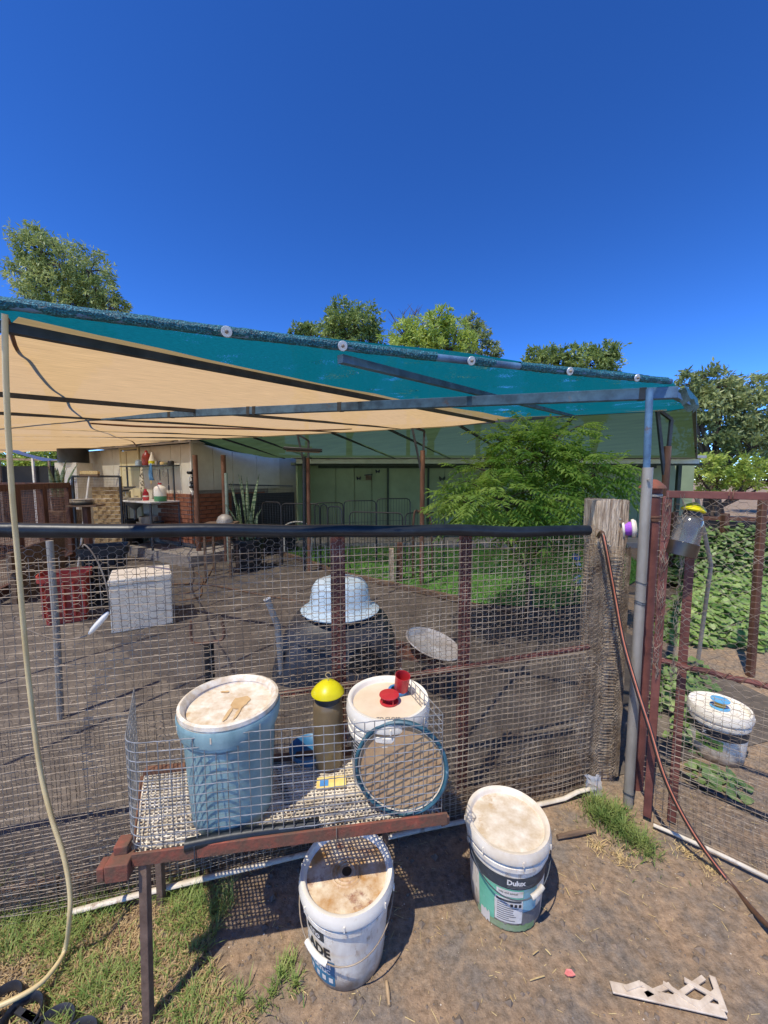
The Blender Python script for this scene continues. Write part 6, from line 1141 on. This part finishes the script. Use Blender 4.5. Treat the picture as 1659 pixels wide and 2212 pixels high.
NY = 4.0; nb = G(1140, 1335); nb.y = max(nb.y, NY - .3); t = thing('neem_tree', nb, 'leafy tree with feathery drooping leaves beneath the green cloth', 'tree'); m, wood = MB(), MB(); r_ = random.Random(31)
nl_ = [(1085, 1085, 92, 50, 230, 3.75), (1010, 1085, 44, 36, 80, 3.7), (1170, 1090, 70, 50, 150, 3.8), (1150, 985, 92, 52, 230, 4.15), (1230, 1010, 70, 58, 150, 4.1), (1285, 1030, 52, 30, 70, 4.0), (1120, 950, 44, 32, 70, 4.3), (1190, 945, 56, 34, 80, 4.3), (1060, 1020, 44, 30, 50, 4.1), (1120, 1140, 90, 36, 80, 3.9), (1205, 1180, 70, 60, 110, 3.95)]
fk = nb + Vector((0, .05, .55)); wood.tube([nb + Vector((0, 0, -.05)), lerp(nb, fk, .5) + Vector((.02, 0, 0)), fk], [.045, .038, .032], 8)
for px, py, rx, ry, n, Y in nl_:
    c_ = D(px, py, Y); rad = Vector((rx * .82 / FPX * Y, .34, ry * .85 / FPX * Y)); wood.tube([fk, lerp(fk, c_, .5) + Vector((0, 0, .08)), c_], [.026, .016, .008], 6)
    for k in range(int(n * .8)):
        d = rv(r_); p = c_ + Vector((d.x * rad.x, d.y * rad.y, d.z * rad.z)) * r_.uniform(.35, 1) ** .5; dd = Vector((d.x, d.y - .25, d.z * .5 + .25)) + rv(r_) * .5; frond(m, p, dd, r_.uniform(.17, .30), r_)
        if k % 6 == 0: wood.tube([c_, lerp(c_, p, .6) + Vector((0, 0, .02)), p], [.007, .005, .002], 4)
for px, py, ex_, ey_, Y in ((1290, 1010, 1345, 1025, 3.95), (1290, 1035, 1350, 1075, 3.9), (1270, 1060, 1318, 1108, 3.85), (1090, 960, 1040, 940, 4.2), (1060, 1020, 985, 1015, 4.0), (1010, 1075, 955, 1085, 3.7), (1220, 940, 1270, 920, 4.2), (1140, 935, 1125, 905, 4.25), (1030, 1050, 990, 1045, 3.8)):
    a_, b_ = D(px, py, Y), D(ex_, ey_, Y - .12); wood.tube([a_, lerp(a_, b_, .5) + Vector((0, 0, .04)), b_], [.008, .005, .002], 4)
    for k in range(7): frond(m, lerp(a_, b_, .25 + .12 * k) + Vector((0, 0, .03)), (b_ - a_).normalized() + rv(r_) * .7, r_.uniform(.16, .26), r_)
wood.build('trunk', bark, t); m.build('crown', neem, t, flat=True)
for px, py, L_ in ((1335, 1045, .30), (1345, 1075, .28), (1310, 1115, .26), (1345, 1022, .26)): pass
# weeds behind the gate
weedm = leafm('weed_leaf', S(164, 188, 108), S(104, 140, 64), S(192, 208, 136), 5, .4); weedd = leafm('vine_leaf', S(142, 166, 98), S(84, 114, 58), S(184, 198, 136), 5, .35)
def weeds(name, spots, n, mat, label, size, seed):
    r_ = random.Random(seed); m = MB(); wt = [s_[3] for s_ in spots]
    for k in range(n):
        c_, rx, rz_, _w = r_.choices(spots, wt)[0]; d = rv(r_); p = c_ + Vector((d.x * rx, d.y * rx, abs(d.z) * rz_)) * r_.uniform(.3, 1) ** .5; p.z = max(p.z, .01); nrm = (Vector((d.x * .5, d.y * .5 - .3, 1)) + rv(r_) * .5).normalized(); a = r_.uniform(0, 6.28); u = nrm.orthogonal().normalized(); v = nrm.cross(u); dd = u * math.cos(a) + v * math.sin(a); sd = nrm.cross(dd); s_ = size * r_.uniform(.5, 1.3)
        m.add([p, p + dd * s_ * .25 + sd * s_ * .5 + nrm * s_ * .08, p + dd * s_ * .65 + sd * s_ * .33, p + dd * s_, p + dd * s_ * .65 - sd * s_ * .33, p + dd * s_ * .25 - sd * s_ * .5 + nrm * s_ * .08], [(0, 1, 2, 3), (0, 3, 4, 5)])
    return tag(m.build(name, mat, flat=True), label, 'weeds', kind='stuff')
weeds('ground_weeds', [(G(1560, 1372), .42, .38, 3), (G(1505, 1370), .34, .36, 2.4), (G(1620, 1372), .42, .36, 2.4), (G(1560, 1320), .5, .45, 3), (G(1620, 1310), .6, .4, 3), (G(1530, 1265), .7, .6, 3), (G(1600, 1240), .9, .8, 4), (G(1500, 1250), .6, .75, 3), (G(1660, 1245), .9, .8, 4), (G(1560, 1225), .9, .9, 4), (G(1640, 1365), .35, .2, 1), (G(1480, 1380), .25, .2, 1)], 14000, weedm, 'leafy green weeds covering the ground behind the gate', .068, 41)
weeds('gate_foot_weeds', [(G(1462, 1540), .16, .32, 2), (G(1480, 1500), .18, .3, 2), (G(1500, 1600), .14, .18, 1.4), (G(1545, 1690), .12, .06, .8), (G(1455, 1480), .12, .25, 1)], 620, weedd, 'weeds growing at the foot of the gate beside the white bucket', .05, 42)
vx, vy = D(1520, 1130, 5.4), D(1700, 1130, 5.0); spots = [(lerp(vx, vy, k / 6) + Vector((0, .2, -.9)), .38, .86, 1) for k in range(7)]; weeds('climbing_vine', spots, 6500, weedd, 'climbing vine covering the back fence behind the weeds', .062, 43)
a_, b_ = Vector((vx.x - .2, vx.y + .35, 0)), Vector((vy.x + .2, vy.y + .35, 0)); t = thing('vine_fence', (a_ + b_) / 2, 'dark screen fence hidden under the climbing vine', 'fence'); MB().bar(a_ + Vector((0, 0, .5)), b_ + Vector((0, 0, .5)), .03, .96).build('screen', MATS['black_shade'], t); MB().bar(a_ + Vector((0, 0, 1.02)), b_ + Vector((0, 0, 1.02)), .05).build('rail', pinewood, t)
for k in range(3): p = lerp(a_, b_, k / 2) + Vector((0, -.06, 0)); MB().bar(p, p + Vector((0, 0, 1.1)), .07).build('post', pinewood, t)
p, q = D(1505, 1075, 2.6), D(1536, 1220, 2.9); tag(MB().tube([p, q, Vector((q.x + .03, q.y + .1, 0))], .014, 8).build('leaning_pipe', steel, at=Vector((q.x, q.y, 0))), 'thin grey pipe leaning in the weeds behind the gate', 'pipe')
p = G(1650, 1500); tag(MB().bar(Vector((D(1648, 1140, 3.0).x, 3.0, 0)), D(1648, 1080, 3.0), .045).build('dark_post', pinewood, at=(D(1648, 1140, 3.0).x, 3.0, 0), bevel=.004), 'dark timber post at the right edge behind the gate', 'post')
pts = [G(x, y, .02) for x, y in ((1430, 1640), (1500, 1690), (1580, 1730), (1680, 1775))]; tag(MB().tube(smooth(pts, 6), .012, 7).build('black_pipe', black, at=pts[0]), 'thin black irrigation pipe on the dirt beyond the gate', 'pipe')
